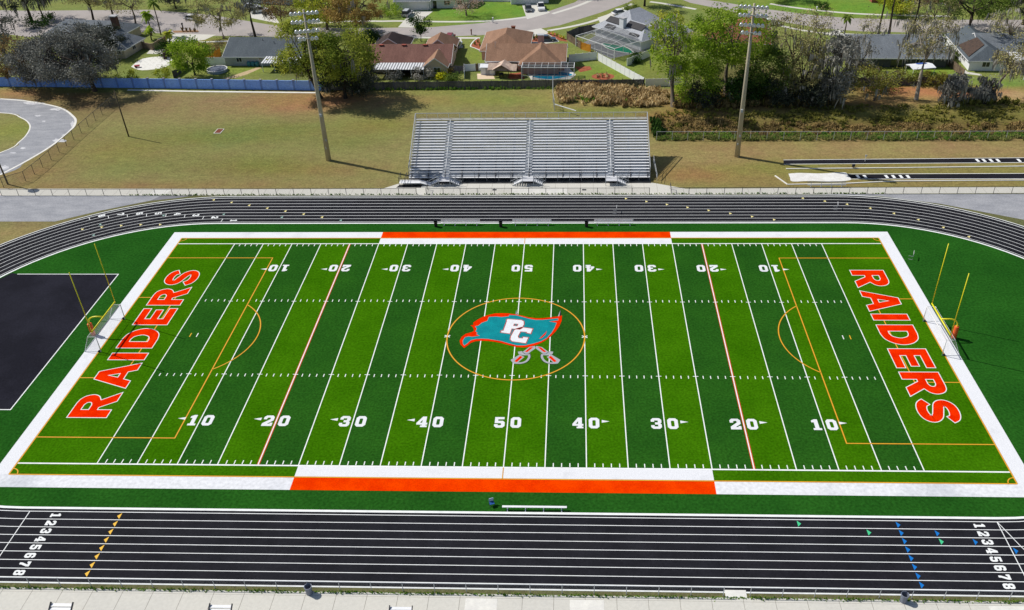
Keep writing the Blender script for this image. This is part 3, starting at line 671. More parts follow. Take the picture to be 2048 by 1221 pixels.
# chain-link fences
def chain(pts, h, step, label, cat='fence', rail=GALV, wire=CHAIN, group=None, name='chain_link_fence', r=.035, zf=None):
    pts = [V((p[0], p[1], (zf(p[0], p[1]) if zf else 0))) for p in pts]; o = pts[0]
    t = thing(name, label, cat, o, 0, group)
    mr = MB(o); mw = MB(o); ps = []
    for i in range(len(pts)-1):
        a, b_ = pts[i], pts[i+1]; k = max(1, round((b_-a).length/step)); up = V((0, 0, h))
        for j in range(k): ps.append(a+(b_-a)*(j/k))
        mr.tube([a+up, b_+up], r*.8, 6)
        mw.quad(a+V((0, 0, .03)), b_+V((0, 0, .03)), b_+up, a+up)
    ps.append(pts[-1])
    mr.build('top_rail', rail, t); mw.build('wire_mesh', wire, t)
    proto = None
    for q in ps:
        if proto is None:
            m_ = MB(); m_.tube([(0, 0, -.05), (0, 0, h+.06)], r, 6); proto = m_.build('post', rail, t); c = proto
        else: c = proto.copy(); COL.objects.link(c); c.parent = t
        c.location = q-o
    return t
chain([(-92.5, 41.15), (-19.4, 41.15)], 1.15, 3.02, 'chain link fence along the far track edge, from left edge to bleachers', r=.045, rail=DKSTEEL)
chain([(-17.7, 43.0), (-17.7, 41.15), (20.5, 41.15)], 1.15, 3.02, 'chain link fence between the bleachers and the track', r=.045, rail=DKSTEEL)
chain([(24.2, 43.0), (24.2, 41.15), (105, 41.15)], 1.15, 3.02, 'chain link fence along the far track edge, right of the bleachers', r=.045, rail=DKSTEEL)
chain([(-75, -40.95), (21.8, -40.95)], 1.2, 3.05, 'near chain link fence left of the white walkway plate', r=.04)
chain([(24.3, -40.95), (75, -40.95)], 1.2, 3.05, 'near chain link fence right of the white walkway plate', r=.04)
q = MB(); q.b2(22.0, 24.0, -41.15, -40.3, .0, .03); tag(q.build('walkway_plate', CONC_W), 'white plate bridging the gap in the near fence', 'plate')
chain([G2(*c) for c in ((8, 376), (52, 363), (86, 335.7), (119, 305.6), (148, 279.8), (205, 230), (236, 203))], 1.9, 3.2, 'tall dark chain link fence slanting past the left road', rail=DKSTEEL, wire=CHAIN, r=.05)
chain([G2(*c) for c in ((1313, 281), (1500, 281), (1700, 281), (1900, 280.5), (2048, 280), (2250, 279))], 1.75, 3.2, 'chain link fence with weeds along the ditch at right', wire=CHAIN_D, r=.045)
chain([G2(*c) for c in ((1109, 222), (1106, 205), (1106, 172))], 2.2, 3., 'chain link fence running back from the bleachers to the board fence', r=.06)

# far bleachers
B_X0, B_X1, B_Y, B_N = -21.4, 20.9, 46.7, 20
RISE, TREAD, SZ = .277, .588, 1.36
t = thing('bleachers', 'long silver aluminium bleachers with three aisles beyond the far track', 'bleachers', (0, B_Y, 0))
o = (0, B_Y, 0); aisles = [-14.95, -.35, 14.15]; aw = .62
secs = [(B_X0, aisles[0]-aw), (aisles[0]+aw, aisles[1]-aw), (aisles[1]+aw, aisles[2]-aw), (aisles[2]+aw, B_X1)]
for i in range(B_N):
    y = B_Y+.3+TREAD*i; z = SZ+RISE*i
    if i == B_N-1: ss = [(B_X0, B_X1)]
    else: ss = secs
    for a, c in ss:
        m_ = MB(o); m_.b2(a, c, y, y+.3, z-.05, z); m_.build('seat', ALU, t)
    m_ = MB(o); m_.b2(B_X0+.02, B_X1-.02, y-TREAD+.12, y-.08, z-.5, z-.46)
    m_.b2(B_X0+.02, B_X1-.02, y+.1, y+.13, z-.46, z-.06, 1) if False else None
    m_.build('footboard', ALU_D, t)
    m_ = MB(o); m_.b2(B_X0+.02, B_X1-.02, y-.05, y-.02, z-.5, z-.2); m_.build('riser_board', ALU_D, t)
for k, ax_ in enumerate(aisles):
    m_ = MB(o)
    for i in range(B_N-1):
        y = B_Y+.3+TREAD*i; z = SZ+RISE*i-.44
        m_.b2(ax_-aw+.03, ax_+aw-.03, y-.26, y+.04, z+.03, z+.2); m_.b2(ax_-aw+.03, ax_+aw-.03, y-.26, y-.22, z+.2, z+.215, 1)
    m_.build('aisle_steps', [ALU, DKSTEEL], t)
    for g in range(5):
        i0, i1 = (g*4+1, min(g*4+4, B_N-2)) if g < 5 else (0, 0)
        if i1 <= i0: continue
        m_ = MB(o); ys_ = [B_Y+.2+TREAD*i for i in (i0, i1)]; zs_ = [SZ+RISE*i+.42 for i in (i0, i1)]
        m_.tube([(ax_, ys_[0], zs_[0]-.8), (ax_, ys_[0], zs_[0]), (ax_, ys_[1], zs_[1]), (ax_, ys_[1], zs_[1]-.8)], .06, 6); m_.build('aisle_handrail', WPIPE, t)
# back and side guard rails
yb = B_Y+.3+TREAD*B_N-.2; zb = SZ+RISE*(B_N-1)
m_ = MB(o); m_.tube([(B_X0, yb, zb+1.05), (B_X1, yb, zb+1.05)], .05, 6); m_.tube([(B_X0, yb, zb+.1), (B_X1, yb, zb+.1)], .035, 6)
for i in range(22): x = B_X0+(B_X1-B_X0)*i/21; m_.tube([(x, yb, zb-.6), (x, yb, zb+1.05)], .035, 6)
m_.build('back_guard_rail', GALV, t)
m_ = MB(o); m_.quad((B_X0, yb+.01, zb), (B_X1, yb+.01, zb), (B_X1, yb+.01, zb+1.03), (B_X0, yb+.01, zb+1.03)); m_.build('back_wire_mesh', CHAIN, t)
for x in (B_X0-.06, B_X1+.06):
    m_ = MB(o); z0_ = SZ+.95; m_.bar((x, B_Y+.2, z0_), (x, yb, zb+1.05), .11); m_.bar((x, B_Y+.2, z0_-.75), (x, yb, zb+.25), .05)
    for i in range(8):
        f = i/7; y = B_Y+.2+(yb-B_Y-.2)*f; z = z0_+(zb+1.05-z0_)*f; m_.bar((x, y, z-1.5), (x, y, z), .05)
    m_.build('side_guard_rail', GALV, t)
    m_ = MB(o); m_.quad((x, B_Y+.2, z0_-1), (x, yb, zb-.1), (x, yb, zb+1.0), (x, B_Y+.2, z0_)); m_.build('side_wire_mesh', CHAIN, t)
# front walkway, rails
m_ = MB(o); m_.b2(B_X0, B_X1, B_Y-.7, B_Y+.0, .72, .78); m_.build('front_walkway', ALU, t)
m_ = MB(o); y = B_Y-.75
gaps = [(a-1.0, a+1.0) for a in aisles]; x = B_X0; runs = []
for g0, g1 in gaps: runs.append((x, g0)); x = g1
runs.append((x, B_X1))
for a, c in runs:
    for z in (1.95, 1.45, 1.0): m_.tube([(a, y, z), (c, y, z)], .03, 5)
    k = max(1, round((c-a)/2)); 
    for i in range(k+1): xx = a+(c-a)*i/k; m_.tube([(xx, y, 0), (xx, y, 1.95)], .045, 5)
m_.build('front_guard_rail', mat('rail_grey', (.2, .21, .23), .5, .15, 3), t)
# under-structure
m_ = MB(o)
for i in range(15):
    x = B_X0+.4+(B_X1-B_X0-.8)*i/14
    m_.bar((x, B_Y-.6, .76), (x, yb, zb-.6), .12)
    for j in range(6):
        f = (j+.4)/6; y = B_Y-.8+(yb-B_Y+.8)*f; m_.bar((x, y, 0), (x, y, .8+(zb-1.4)*f), .09)
    m_.bar((x, B_Y, .1), (x, yb-.5, .1), .08)
for j in range(3):
    y = B_Y+.3+j*.35; m_.b2(B_X0+.2, B_X1-.2, y, y+.12, .25+.12*j, .3+.12*j)
m_.build('understructure', DKSTEEL, t)
# entry stairs
def stair(x0, side, nm='entry_stair'):
    """flight along x from a platform edge down to the walk"""
    m_ = MB(o); n_ = 5; y0, y1 = B_Y-2.3, B_Y-1.0
    for i in range(n_):
        xx = x0+side*(.14+.3*i); z = .9-.9*(i+1)/(n_+1)
        m_.b2(min(xx-.14, xx+.14), max(xx-.14, xx+.14), y0+.06, y1-.06, z-.03, z)
    st = m_.build('entry_stair', ALU, t)
    for y in (y0, y1):
        m_ = MB(o); m_.bar((x0, y, .86), (x0+side*1.7, y, .02), .06, .16)
        m_.tube([(x0, y, 1.85), (x0+side*1.7, y, 1.0), (x0+side*2.0, y, .95), (x0+side*1.95, y, .4), (x0+side*1.7, y, .1)], .035, 6)
        m_.tube([(x0, y, 1.4), (x0+side*1.7, y, .55)], .025, 6); m_.tube([(x0+side*.9, y, .4), (x0+side*.9, y, 1.4)], .03, 6); m_.tube([(x0, y, .86), (x0, y, 1.85)], .03, 6)
        m_.build('stair_handrail', GALV, st)
for k, ax_ in enumerate(aisles):
    m_ = MB(o); m_.b2(ax_-1.0, ax_+1.0, B_Y-2.4, B_Y-.72, .85, .91); m_.build('entry_platform', mat('platform_plate', (.6, .61, .64), .5, .08, 2), t)
    for x in (ax_-.98, ax_+.98):
        for y in (B_Y-2.37, B_Y-.8): m_ = MB(o); m_.bar((x, y, 0), (x, y, .86), .08); m_.build('platform_leg', GALV, t)
    m_ = MB(o)
    for z in (1.9, 1.4): m_.tube([(ax_-.98, B_Y-2.37, z), (ax_+.98, B_Y-2.37, z)], .03, 5)
    for x in (ax_-.98, ax_+.98): m_.tube([(x, B_Y-2.37, .9), (x, B_Y-2.37, 1.9)], .04, 5)
    m_.build('platform_rail', GALV, t)
    stair(ax_+1.0, 1)
    if k < 2: stair(ax_-1.0, -1)
# left end ramp platform
m_ = MB(o); m_.b2(B_X0-1.5, B_X0+2.2, B_Y-2.4, B_Y-1.1, .55, .6); m_.bar((B_X0+2.2, B_Y-1.75, .57), (B_X0+4.2, B_Y-1.75, .03), 1.2, .05); m_.build('access_ramp', ALU, t)
m_ = MB(o)
for x in (B_X0-1.5, B_X0-.4): 
    for z in (1.6, 1.1): m_.tube([(x, B_Y-2.4, .1), (x, B_Y-2.4, z), (x, B_Y-.2, z), (x, B_Y-.2, .1)], .04, 5)
for z in (1.5, 1.05): m_.tube([(B_X0-1.5, B_Y-2.4, z), (B_X0+2.2, B_Y-2.4, z), (B_X0+4.2, B_Y-2.4, z-.55), (B_X0+4.2, B_Y-2.4, .1)], .035, 5)
m_.build('ramp_handrail', DKSTEEL, t)
for y in (B_Y+4, ):
    m_ = MB(o)
    for z in (1.5, .9): m_.tube([(B_X1+1.2, B_Y-1.2, .1), (B_X1+1.2, B_Y-1.2, z), (B_X1+.9, y, z+1.2), (B_X1+.9, y, .1)], .04, 5)
    m_.build('end_handrail', GALV, t)
sheet('stand_shade_sheet', [(B_X0-.2, 45.25), (B_X1+.2, 45.25), (B_X1+.2, 58.8), (B_X0-.2, 58.8)], .0105, two_scale('painted_stand_shade', (.09, .09, .09), (.05, .05, .052), .6, 6, .3))  # dark sheet on the ground: shade under the stand painted as colour
sheet('rubber_mat', GZ([(792, 376), (800, 369.5), (845, 369.5), (842, 376)]), Z0, mat('black_mat', (.03, .03, .034), .9, .3, 2))

# long jump runways and pit
sheet('runway_far', GZ([(1567, 321), (2048, 316.5), (2400, 313), (2400, 321.5), (2048, 325), (1567, 328.5)]), Z0, TRACK)
sheet('runway_near', GZ([(1688, 349.5), (2048, 348), (2400, 346), (2400, 356), (2048, 357.5), (1690, 358)]), Z0, TRACK)
q = MB()
for l in ([(1567, 320.5), (2048, 316), (2400, 312.6)], [(1567, 329), (2048, 325.5), (2400, 322)], [(1690, 348.5), (2048, 347.4), (2400, 345.4)], [(1692, 358.6), (2048, 358), (2400, 356.4)]): q.line(GZ(l), .14, Z0+.004)
for u in (1955, 1968, 1982, 1996, 2038): q.line(GZ([(u-3, 318.4), (u+3, 324.2)]), .5, Z0+.0045)
for u in (1716, 1730, 1773, 1787, 1802, 1816): q.line(GZ([(u-2.5, 350.6), (u+2.5, 356.6)]), .5, Z0+.0045)
struct(q.build('runway_marks', LINE))
SANDM = two_scale('white_sand', (.82, .81, .78), (.72, .7, .66), .8, 6., .1, bump=.5)
rg = GZ(smoothline([(1577, 348), (1600, 346.5), (1640, 347.5), (1688, 345.5), (1696, 352), (1700, 361), (1660, 363.5), (1620, 362.5), (1585, 363.5), (1580, 356), (1577, 348)], 5)[:-1])
sheet('sand_pit', rg, Z0+.012, SANDM)
q = MB()
for l in ([(1572, 338.6), (1800, 336.5), (2048, 333.5), (2400, 330)], [(1550, 352.5), (1575, 370), (1690, 368), (1790, 363), (2048, 361.5), (2400, 359)]):
    p = GZ(l)
    for a, b_ in zip(p, p[1:]): q.bar((a[0], a[1], .05), (b_[0], b_[1], .05), .22, .14)
struct(q.build('concrete_kerb', CONC_W))
a, b_ = G2(1622, 376), G2(1684, 374.5)
t = thing('spectator_bench', 'grey framed bench between the sand pit and the far walk', 'bench', ((a[0]+b_[0])/2, a[1]+.2, 0))
m_ = MB(); L_ = b_[0]-a[0]+1.2; m_.b2(-L_/2, L_/2, -.15, .15, .42, .47); m_.build('seat', mat('dull_aluminium', (.3, .31, .32), .5, .1, 2), t)
m_ = MB(); m_.b2(-L_/2, L_/2, .3, .34, .75, .9); m_.build('backrest', mat('dull_aluminium'), t) if False else m_.build('backrest', _M['dull_aluminium'], t)
for i in range(4): m_ = MB(); x = -L_/2+L_*(.1+.267*i); m_.bar((x, -.3, .03), (x, .4, .03), .06); m_.bar((x, 0, 0), (x, 0, .42), .06); m_.bar((x, .2, .1), (x, .32, .9), .05); m_.build('leg', GALV, t)
p = G2(1706, 337); t = thing('distance_marker', 'small dark marker board beside the runway kerb', 'marker', (p[0], p[1], 0)); m_ = MB(); m_.box((0, 0, .55), (.5, .2, .5)); m_.build('board', DKSTEEL, t); m_ = MB(); m_.bar((0, 0, 0), (0, 0, .3), .08); m_.build('post', DKSTEEL, t)
p = G2(1730, 323); m_ = MB((p[0], p[1], 0)); m_.tube([(p[0], p[1], 0), (p[0], p[1], 1.2)], .05); m_.box((p[0], p[1], 1.1), (.35, .06, .3)); tag(m_.build('white_stake', WPIPE), 'white stake standing at the far runway', 'stake')

# valve box in the left lawn
p = G(438, 263); t = thing('valve_cover', 'rusty rectangular grate in a pale frame set in the left lawn', 'drain cover', p, -.05)
m_ = MB(); m_.b2(-.72, .72, -1.15, 1.15, .0, .06); m_.build('frame', CONC, t); m_ = MB(); m_.b2(-.55, .55, -.95, .95, .06, .09); m_.build('grate', mat('rusty_iron', lin((116, 60, 40)), .9, .3, 5), t)

# stairs of the near stand, reaching in at the bottom edge
def near_stair(u, v, w_, label, rail=True):
    p = G(u, v); p = G(u, v, 1.1); t = thing('stand_stair', label, 'stairs', (p.x, p.y, 0), 0, 'silver stairs of the near stand'); n_ = 8
    for i in range(n_):
        m_ = MB(); m_.b2(-w_/2, w_/2, -.3*i-.3, -.3*i, 1.1-.14*(i+1), 1.1-.14*i-.1); m_.build('step', ALU, t)
    for s in (-1, 1):
        m_ = MB(); m_.bar((s*(w_/2+.05), .05, 1.15), (s*(w_/2+.05), -2.2, -.1), .07, .22); m_.build('side_rail', DKSTEEL, t)
near_stair(124, 1206, 2.0, 'leftmost of the silver stairs cut by the bottom edge')
near_stair(442, 1209, 2.0, 'silver stair at the bottom edge between the leftmost one and the drum can')
near_stair(802, 1213, 2.0, 'rightmost of the silver stairs cut by the bottom edge')
# ------------------------------------------------------------------ houses
def shingle(name, a, b_): return two_scale(name, lin(a), lin(b_), .35, 5., .22, rough=.9, bump=.4, thr=(.3, .7), stretch=(2.2, .5, .5))
SH_GREY = shingle('grey_shingle', (122, 128, 134), (106, 112, 118)); SH_DK = shingle('charcoal_shingle', (94, 102, 108), (82, 90, 96))
SH_BR = shingle('brown_shingle', (134, 98, 88), (114, 82, 74)); SH_TAN = shingle('tan_shingle', (156, 122, 100), (136, 106, 86)); SH_BLK = shingle('dark_stained_shingle', (78, 66, 64), (52, 46, 46))
SH_LG = shingle('light_grey_shingle', (178, 181, 187), (156, 160, 166)); SH_RED = shingle('red_brown_shingle', (146, 92, 74), (124, 76, 62))
W_WHT = mat('white_siding', lin((226, 228, 230)), .8, .06, 1.5); W_GRY = mat('grey_stucco', lin((178, 178, 180)), .85, .08, 1.5); W_TAN = mat('beige_stucco', lin((206, 190, 168)), .85, .08, 1.5)
W_PNK = mat('pink_stucco', lin((198, 158, 150)), .85, .08, 1.5); W_DK = mat('dark_grey_wall', lin((84, 86, 90)), .85, .15, 1.5); W_BRK = mat('red_brick_wall', lin((150, 84, 70)), .9, .25, 4)
TRIM = mat('white_trim', (.78, .78, .78), .6, .05, 2); GLASS = mat('window_glass', (.03, .035, .04), .1, .2, 1, spec=.6); DKM = mat('dark_screen', (.02, .021, .023), .8, .2, 2)
TINW = None
def tin():
    global TINW
    if TINW: return TINW
    M_ = mat('ribbed_white_metal', (.74, .75, .77), .45, .05, 2, spec=.5); n = M_.node_tree; L = n.links; b = n.nodes['Principled BSDF']
    wv = n.nodes.new('ShaderNodeTexWave'); wv.inputs['Scale'].default_value = .5; wv.bands_direction = 'X'; wv.inputs['Distortion'].default_value = 0
    tc = [x for x in n.nodes if x.type == 'TEX_COORD'][0]; L.new(tc.outputs['Object'], wv.inputs['Vector'])
    rp = n.nodes.new('ShaderNodeValToRGB'); rp.color_ramp.elements[0].color = (.2, .21, .22, 1); rp.color_ramp.elements[1].color = (.8, .81, .83, 1); rp.color_ramp.elements[0].position = .25; rp.color_ramp.elements[1].position = .55
    L.new(wv.outputs['Fac'], rp.inputs[0]); L.new(rp.outputs[0], b.inputs['Base Color'])
    TINW = M_; return M_
def block(R, Wl, F, x0, x1, y0, y1, ze, zr, axis='x', h0=0., h1=0., oh=.5, ro=.5):
    """walls into Wl, roof into R, eave boards into F; ridge along axis, hipped by h0/h1 at its two ends (0 = gable)"""
    Wl.b2(x0, x1, y0, y1, 0, ze-.02)
    sl_ = (zr-ze)/(((y1-y0) if axis == 'x' else (x1-x0))/2)
    zo = ze-oh*sl_
    if axis == 'x':
        X0_, X1_, Y0_, Y1_ = x0-ro, x1+ro, y0-oh, y1+oh; ym = (y0+y1)/2
        P = lambda a, b_, z: (a, b_, z)
    else:
        X0_, X1_, Y0_, Y1_ = y0-ro, y1+ro, x0-oh, x1+oh; ym = (x0+x1)/2
        P = lambda a, b_, z: (b_, a, z)
    a0 = X0_+(h0+oh if h0 else 0); a1 = X1_-(h1+oh if h1 else 0)
    e = [P(X0_, Y0_, zo), P(X1_, Y0_, zo), P(X1_, Y1_, zo), P(X0_, Y1_, zo)]; r = [P(a0, ym, zr), P(a1, ym, zr)]
    lo = [(p[0], p[1], p[2]-.14) for p in e]+[(p[0], p[1], p[2]-.14) for p in r]
    fl = axis == 'y'
    def fx(f): return f[::-1] if fl else f
    R.add(e+r, [fx((0, 1, 5, 4)), fx((2, 3, 4, 5)), fx((1, 2, 5)), fx((3, 0, 4))] if (h0 and h1) else [fx((0, 1, 5, 4)), fx((2, 3, 4, 5))]+([fx((1, 2, 5))] if h1 else [])+([fx((3, 0, 4))] if h0 else []))
    R.add(lo, [fx((4, 5, 1, 0)), fx((5, 4, 3, 2))]+([fx((5, 2, 1))] if h1 else [])+([fx((4, 0, 3))] if h0 else []))
    # gable walls
    if not h0: q = x0 if axis == 'x' else y0; b0, b1 = (y0, y1) if axis == 'x' else (x0, x1); Wl.add([P(q, b0, ze-.05), P(q, b1, ze-.05), P(q, ym, zr-.1)], [(0, 1, 2)])
    if not h1: q = x1 if axis == 'x' else y1; b0, b1 = (y0, y1) if axis == 'x' else (x0, x1); Wl.add([P(q, b0, ze-.05), P(q, b1, ze-.05), P(q, ym, zr-.1)], [(0, 1, 2)])
    dz = V((0, 0, -.09))
    def fb(a, b_):
        a, b_ = V(a)+dz, V(b_)+dz; F.bar(a, b_, .06, .2)
    fb(e[0], e[1]); fb(e[2], e[3])
    if h0: fb(e[3], e[0])
    else: fb(e[0], r[0]); fb(r[0], e[3])
    if h1: fb(e[1], e[2])
    else: fb(e[1], r[1]); fb(r[1], e[2])
class House:
    def __init__(s, label, loc, rz, wall, cat='house', name='house', group=None):
        s.t = thing(name, label, cat, (loc[0], loc[1], 0), rz, group); s.W = MB(); s.wm = wall; s.roofs = []
    def roof(s, m_, blocks, trim=TRIM):
        R, F = MB(), MB()
        for b_ in blocks: block(R, s.W, F, *b_[:-1], **b_[-1]) if isinstance(b_[-1], dict) else block(R, s.W, F, *b_)
        r = R.build('roof', m_, s.t); F.build('fascia', trim, r); s.roofs.append(r); return r
    def win(s, x, y, z, w_, h, ax='x', m_=GLASS, name='window'):
        a = MB(); d = .05; f = MB()
        if ax == 'x': a.box((x, y, z), (w_, d, h)); [f.box((x+k*(w_/2), y, z), (.08, d*1.8, h+.16)) for k in (-1, 0, 1)]; [f.box((x, y, z+k*h/2), (w_, d*1.7, .08)) for k in (-1, 1)]
        else: a.box((x, y, z), (d, w_, h)); [f.box((x, y+k*(w_/2), z), (d*1.8, .08, h+.16)) for k in (-1, 0, 1)]; [f.box((x, y, z+k*h/2), (d*1.7, w_, .08)) for k in (-1, 1)]
        o = a.build(name, m_, s.t); f.build('frame', TRIM, o)
    def door(s, x, y, w_, h, ax='x', m_=None, name='door'):
        a = MB(); a.box((x, y, h/2), (w_, .06, h) if ax == 'x' else (.06, w_, h)); a.build(name, m_ or TRIM, s.t)
    def part(s, name, mb, m_): return mb.build(name, m_, s.t)
    def done(s): s.W.build('walls', s.wm, s.t); return s.t
def awning(h, x0, x1, y0, y1, z0, z1, m_, posts=3, name='awning'):
    """flat patio roof falling from z1 at y1 to z0 at y0, on posts"""
    a = MB(); a.add([(x0, y0, z0), (x1, y0, z0), (x1, y1, z1), (x0, y1, z1), (x0, y0, z0-.1), (x1, y0, z0-.1), (x1, y1, z1-.1), (x0, y1, z1-.1)], [(0, 1, 2, 3), (7, 6, 5, 4), (0, 4, 5, 1), (1, 5, 6, 2), (2, 6, 7, 3), (3, 7, 4, 0)])
    o = a.build(name, m_, h.t)
    for i in range(posts):
        x = x0+.15+(x1-x0-.3)*i/max(1, posts-1); b_ = MB(); b_.bar((x, y0+.12, 0), (x, y0+.12, z0-.1), .1); b_.build('post', TRIM, o)
    return o
def cage(h, x0, x1, y0, y1, ze, zt, nx_, ny_, white=True, tilt=True, mesh=None, hip=0.):
    """pool screen enclosure: frame of bars with dark screen between; roof rises towards y1"""
    fm = mat('cage_frame', (.72, .73, .74), .5, .05, 2) if white else DKSTEEL; sm = mesh or screenmat('insect_screen', (.03, .033, .036), .52); sv = screenmat('side_insect_screen', (.04, .043, .046), .12)
    S = MB(); Fb = MB(); Sv = MB()
    X = [x0+(x1-x0)*i/nx_ for i in range(nx_+1)]; Yv = [y0+(y1-y0)*i/ny_ for i in range(ny_+1)]
    def zr(x, y):
        k = (y-y0)/(y1-y0)
        e = min(1, (x-x0)/hip, (x1-x)/hip) if hip else 1
        return ze+(zt-ze)*min(k, e) if hip else ze+(zt-ze)*k
    for i in range(nx_):
        for j in range(ny_):
            S.quad((X[i], Yv[j], zr(X[i], Yv[j])), (X[i+1], Yv[j], zr(X[i+1], Yv[j])), (X[i+1], Yv[j+1], zr(X[i+1], Yv[j+1])), (X[i], Yv[j+1], zr(X[i], Yv[j+1])))
    for a, b_ in (((x0, y0), (x1, y0)), ((x0, y0), (x0, y1)), ((x1, y0), (x1, y1))):
        Sv.quad((a[0], a[1], .05), (b_[0], b_[1], .05), (b_[0], b_[1], zr(*b_)), (a[0], a[1], zr(*a)))
    for x in X:
        for j in range(ny_): Fb.bar((x, Yv[j], zr(x, Yv[j])), (x, Yv[j+1], zr(x, Yv[j+1])), .055)
        Fb.bar((x, y0, 0), (x, y0, ze), .055)
    for y in Yv:
        for i in range(nx_): Fb.bar((X[i], y, zr(X[i], y)), (X[i+1], y, zr(X[i+1], y)), .055)
        for x in (x0, x1): Fb.bar((x, y, 0), (x, y, zr(x, y)), .06)
    Fb.bar((x0, y0, ze), (x1, y0, ze), .13); Fb.bar((x0, y0, ze), (x0, y1, zr(x0, y1)), .13); Fb.bar((x1, y0, ze), (x1, y1, zr(x1, y1)), .13); Fb.bar((x0, y0, 0), (x0, y0, ze), .15); Fb.bar((x1, y0, 0), (x1, y0, ze), .15)
    Fb.bar((x0, y0, 1.0), (x1, y0, 1.0), .05)
    o = Fb.build('pool_enclosure', fm, h.t); S.build('roof_screen', sm, o); Sv.build('side_screen', sv, o); return o
def tube_vent(h, x, y, z, m_, w_=.5):
    a = MB(); a.box((x, y, z), (w_, .45, .16)); a.build('roof_vent', m_, h.roofs[0])
WATER = {}
def water(name, c):
    return mat(name, lin(c), .12, .1, .8, spec=.5, bump=.25, bscale=2.5)
def pool_shape(cx, cy, rx, ry, rz, n=40):
    return [rot2((rx*math.cos(t_)*(1+.1*math.cos(2*t_)), ry*math.sin(t_)*(1-.18*math.cos(2*t_+.6))), rz) for t_ in [2*PI*i/n for i in range(n)]]
def pool(name, label, cx, cy, rx, ry, rz, m_, rim=CONC_W, z=.02):
    pts = pool_shape(0, 0, rx, ry, rz); t = thing(name, label, 'swimming pool', (cx, cy, z))
    a = MB(); a.poly(pts, .0); a.build('water', m_, t)
    a = MB(); a.line(pts, .35, .035, True); a.build('rim', rim, t)

# H1 charcoal house at left behind the big oak
h = House('charcoal roofed house with tall brick chimney behind the big grey oak', (-103.6, 121.1), rad(-8), W_TAN)
h.roof(SH_GREY, [(-23, -3, 0, 11, 2.6, 5.0, 'x', 3.5, 3.5, {}), (-4.2, 3.6, -7.5, 1.2, 2.5, 4.75, 'y', 3, 2.6, {})])
a = MB(); a.b2(-5.4, -4.0, 3.4, 4.6, 3, 6.6); c = a.build('chimney', mat('chimney_brick', lin((96, 70, 62)), .9, .3, 6), h.t); a = MB(); a.b2(-5.6, -3.8, 3.2, 4.8, 6.6, 6.8); a.build('chimney_cap', W_GRY, c)
for x, y in ((-19, 4.0), (-16, 3.9), (-13.5, 3.9), (-9.5, 4.0), (-1.9, -1.0)):
    a = MB(); a.box((x, y, 4.55 if y > 0 else 4.0), (1.0, .6, .18)); c = a.build('skylight', GLASS, h.roofs[0]); a = MB(); a.box((x, y, 4.5 if y > 0 else 3.95), (1.15, .75, .16)); a.build('frame', TRIM, c)
h.win(2.2, -7.53, 1.5, 1.2, 1.0); h.win(3.63, -3.2, 1.5, 1.3, 1.1, 'y'); h.door(3.63, 1.0, 1.0, 2.05, 'y')
awning(h, -3.3, 1.5, -10.8, -7.6, 2.35, 2.5, TRIM, 3); h.done()
# H2
h = House('small charcoal roofed house with pale grey walls and white striped patio awning', (-74.5, 107.5), rad(-1), W_GRY)
h.roof(SH_DK, [(0, 20, 0, 13, 2.45, 4.75, 'x', 0, 0, {'oh': .55, 'ro': .4})])
h.win(3.4, -.03, 1.55, 1.3, 1.25); h.win(8.5, -.03, 1.75, .8, .6); h.win(14, -.03, 1.5, 1.4, 1.2); h.door(11.8, -.03, 1.8, 2.05, m_=GLASS)
awning(h, 10.2, 18.8, -4.6, -.06, 2.2, 2.36, tin(), 4)
a = MB(); a.lathe((8, 5.2, 4.2), [(.07, 0), (.07, .5)], 8); a.build('vent_pipe', DKSTEEL, h.roofs[0]); a = MB(); a.lathe((11, 4.2, 4.0), [(.07, 0), (.07, .4)], 8); a.build('vent_pipe', DKSTEEL, h.roofs[0]); h.done()
# H3
h = House('long brown roofed house with a ribbed white patio roof along its back', (-41, 102.2), rad(-1), W_TAN)
h.roof(SH_BR, [(0, 20.3, 0, 10.5, 2.45, 4.9, 'x', 0, 0, {})]); h.roof(SH_TAN, [(14.9, 20.0, -2.6, 3.0, 2.5, 4.35, 'y', 0, 0, {'oh': .4})]); h.roof(SH_TAN, [(13.2, 20.0, 8.6, 17.0, 2.5, 5.0, 'y', 0, 3.2, {})]); h.roof(SH_BLK, [(.8, 8.6, 9.5, 18, 2.5, 5.0, 'y', 0, 3.8, {})])
for x in (4.0, 9.3, 14.2):
    a = MB(); a.box((x, 4.75, 4.85), (1.0, .5, .22)); a.build('roof_vent', mat('red_flashing', lin((170, 90, 74)), .7, .15, 3), h.roofs[0])
h.win(1.4, -.03, 1.5, 1.5, 1.2); h.win(17.8, -2.63, 1.5, 1.5, 1.1, m_=GLASS); h.win(7, -.03, 1.5, 1.5, 1.2); h.door(10, -.03, 2.2, 2.05, m_=GLASS); h.win(20.33, 3, 1.5, 1.2, 1.1, 'y')
awning(h, 3.6, 15.1, -4.3, -.06, 2.2, 2.36, tin(), 5); h.done()
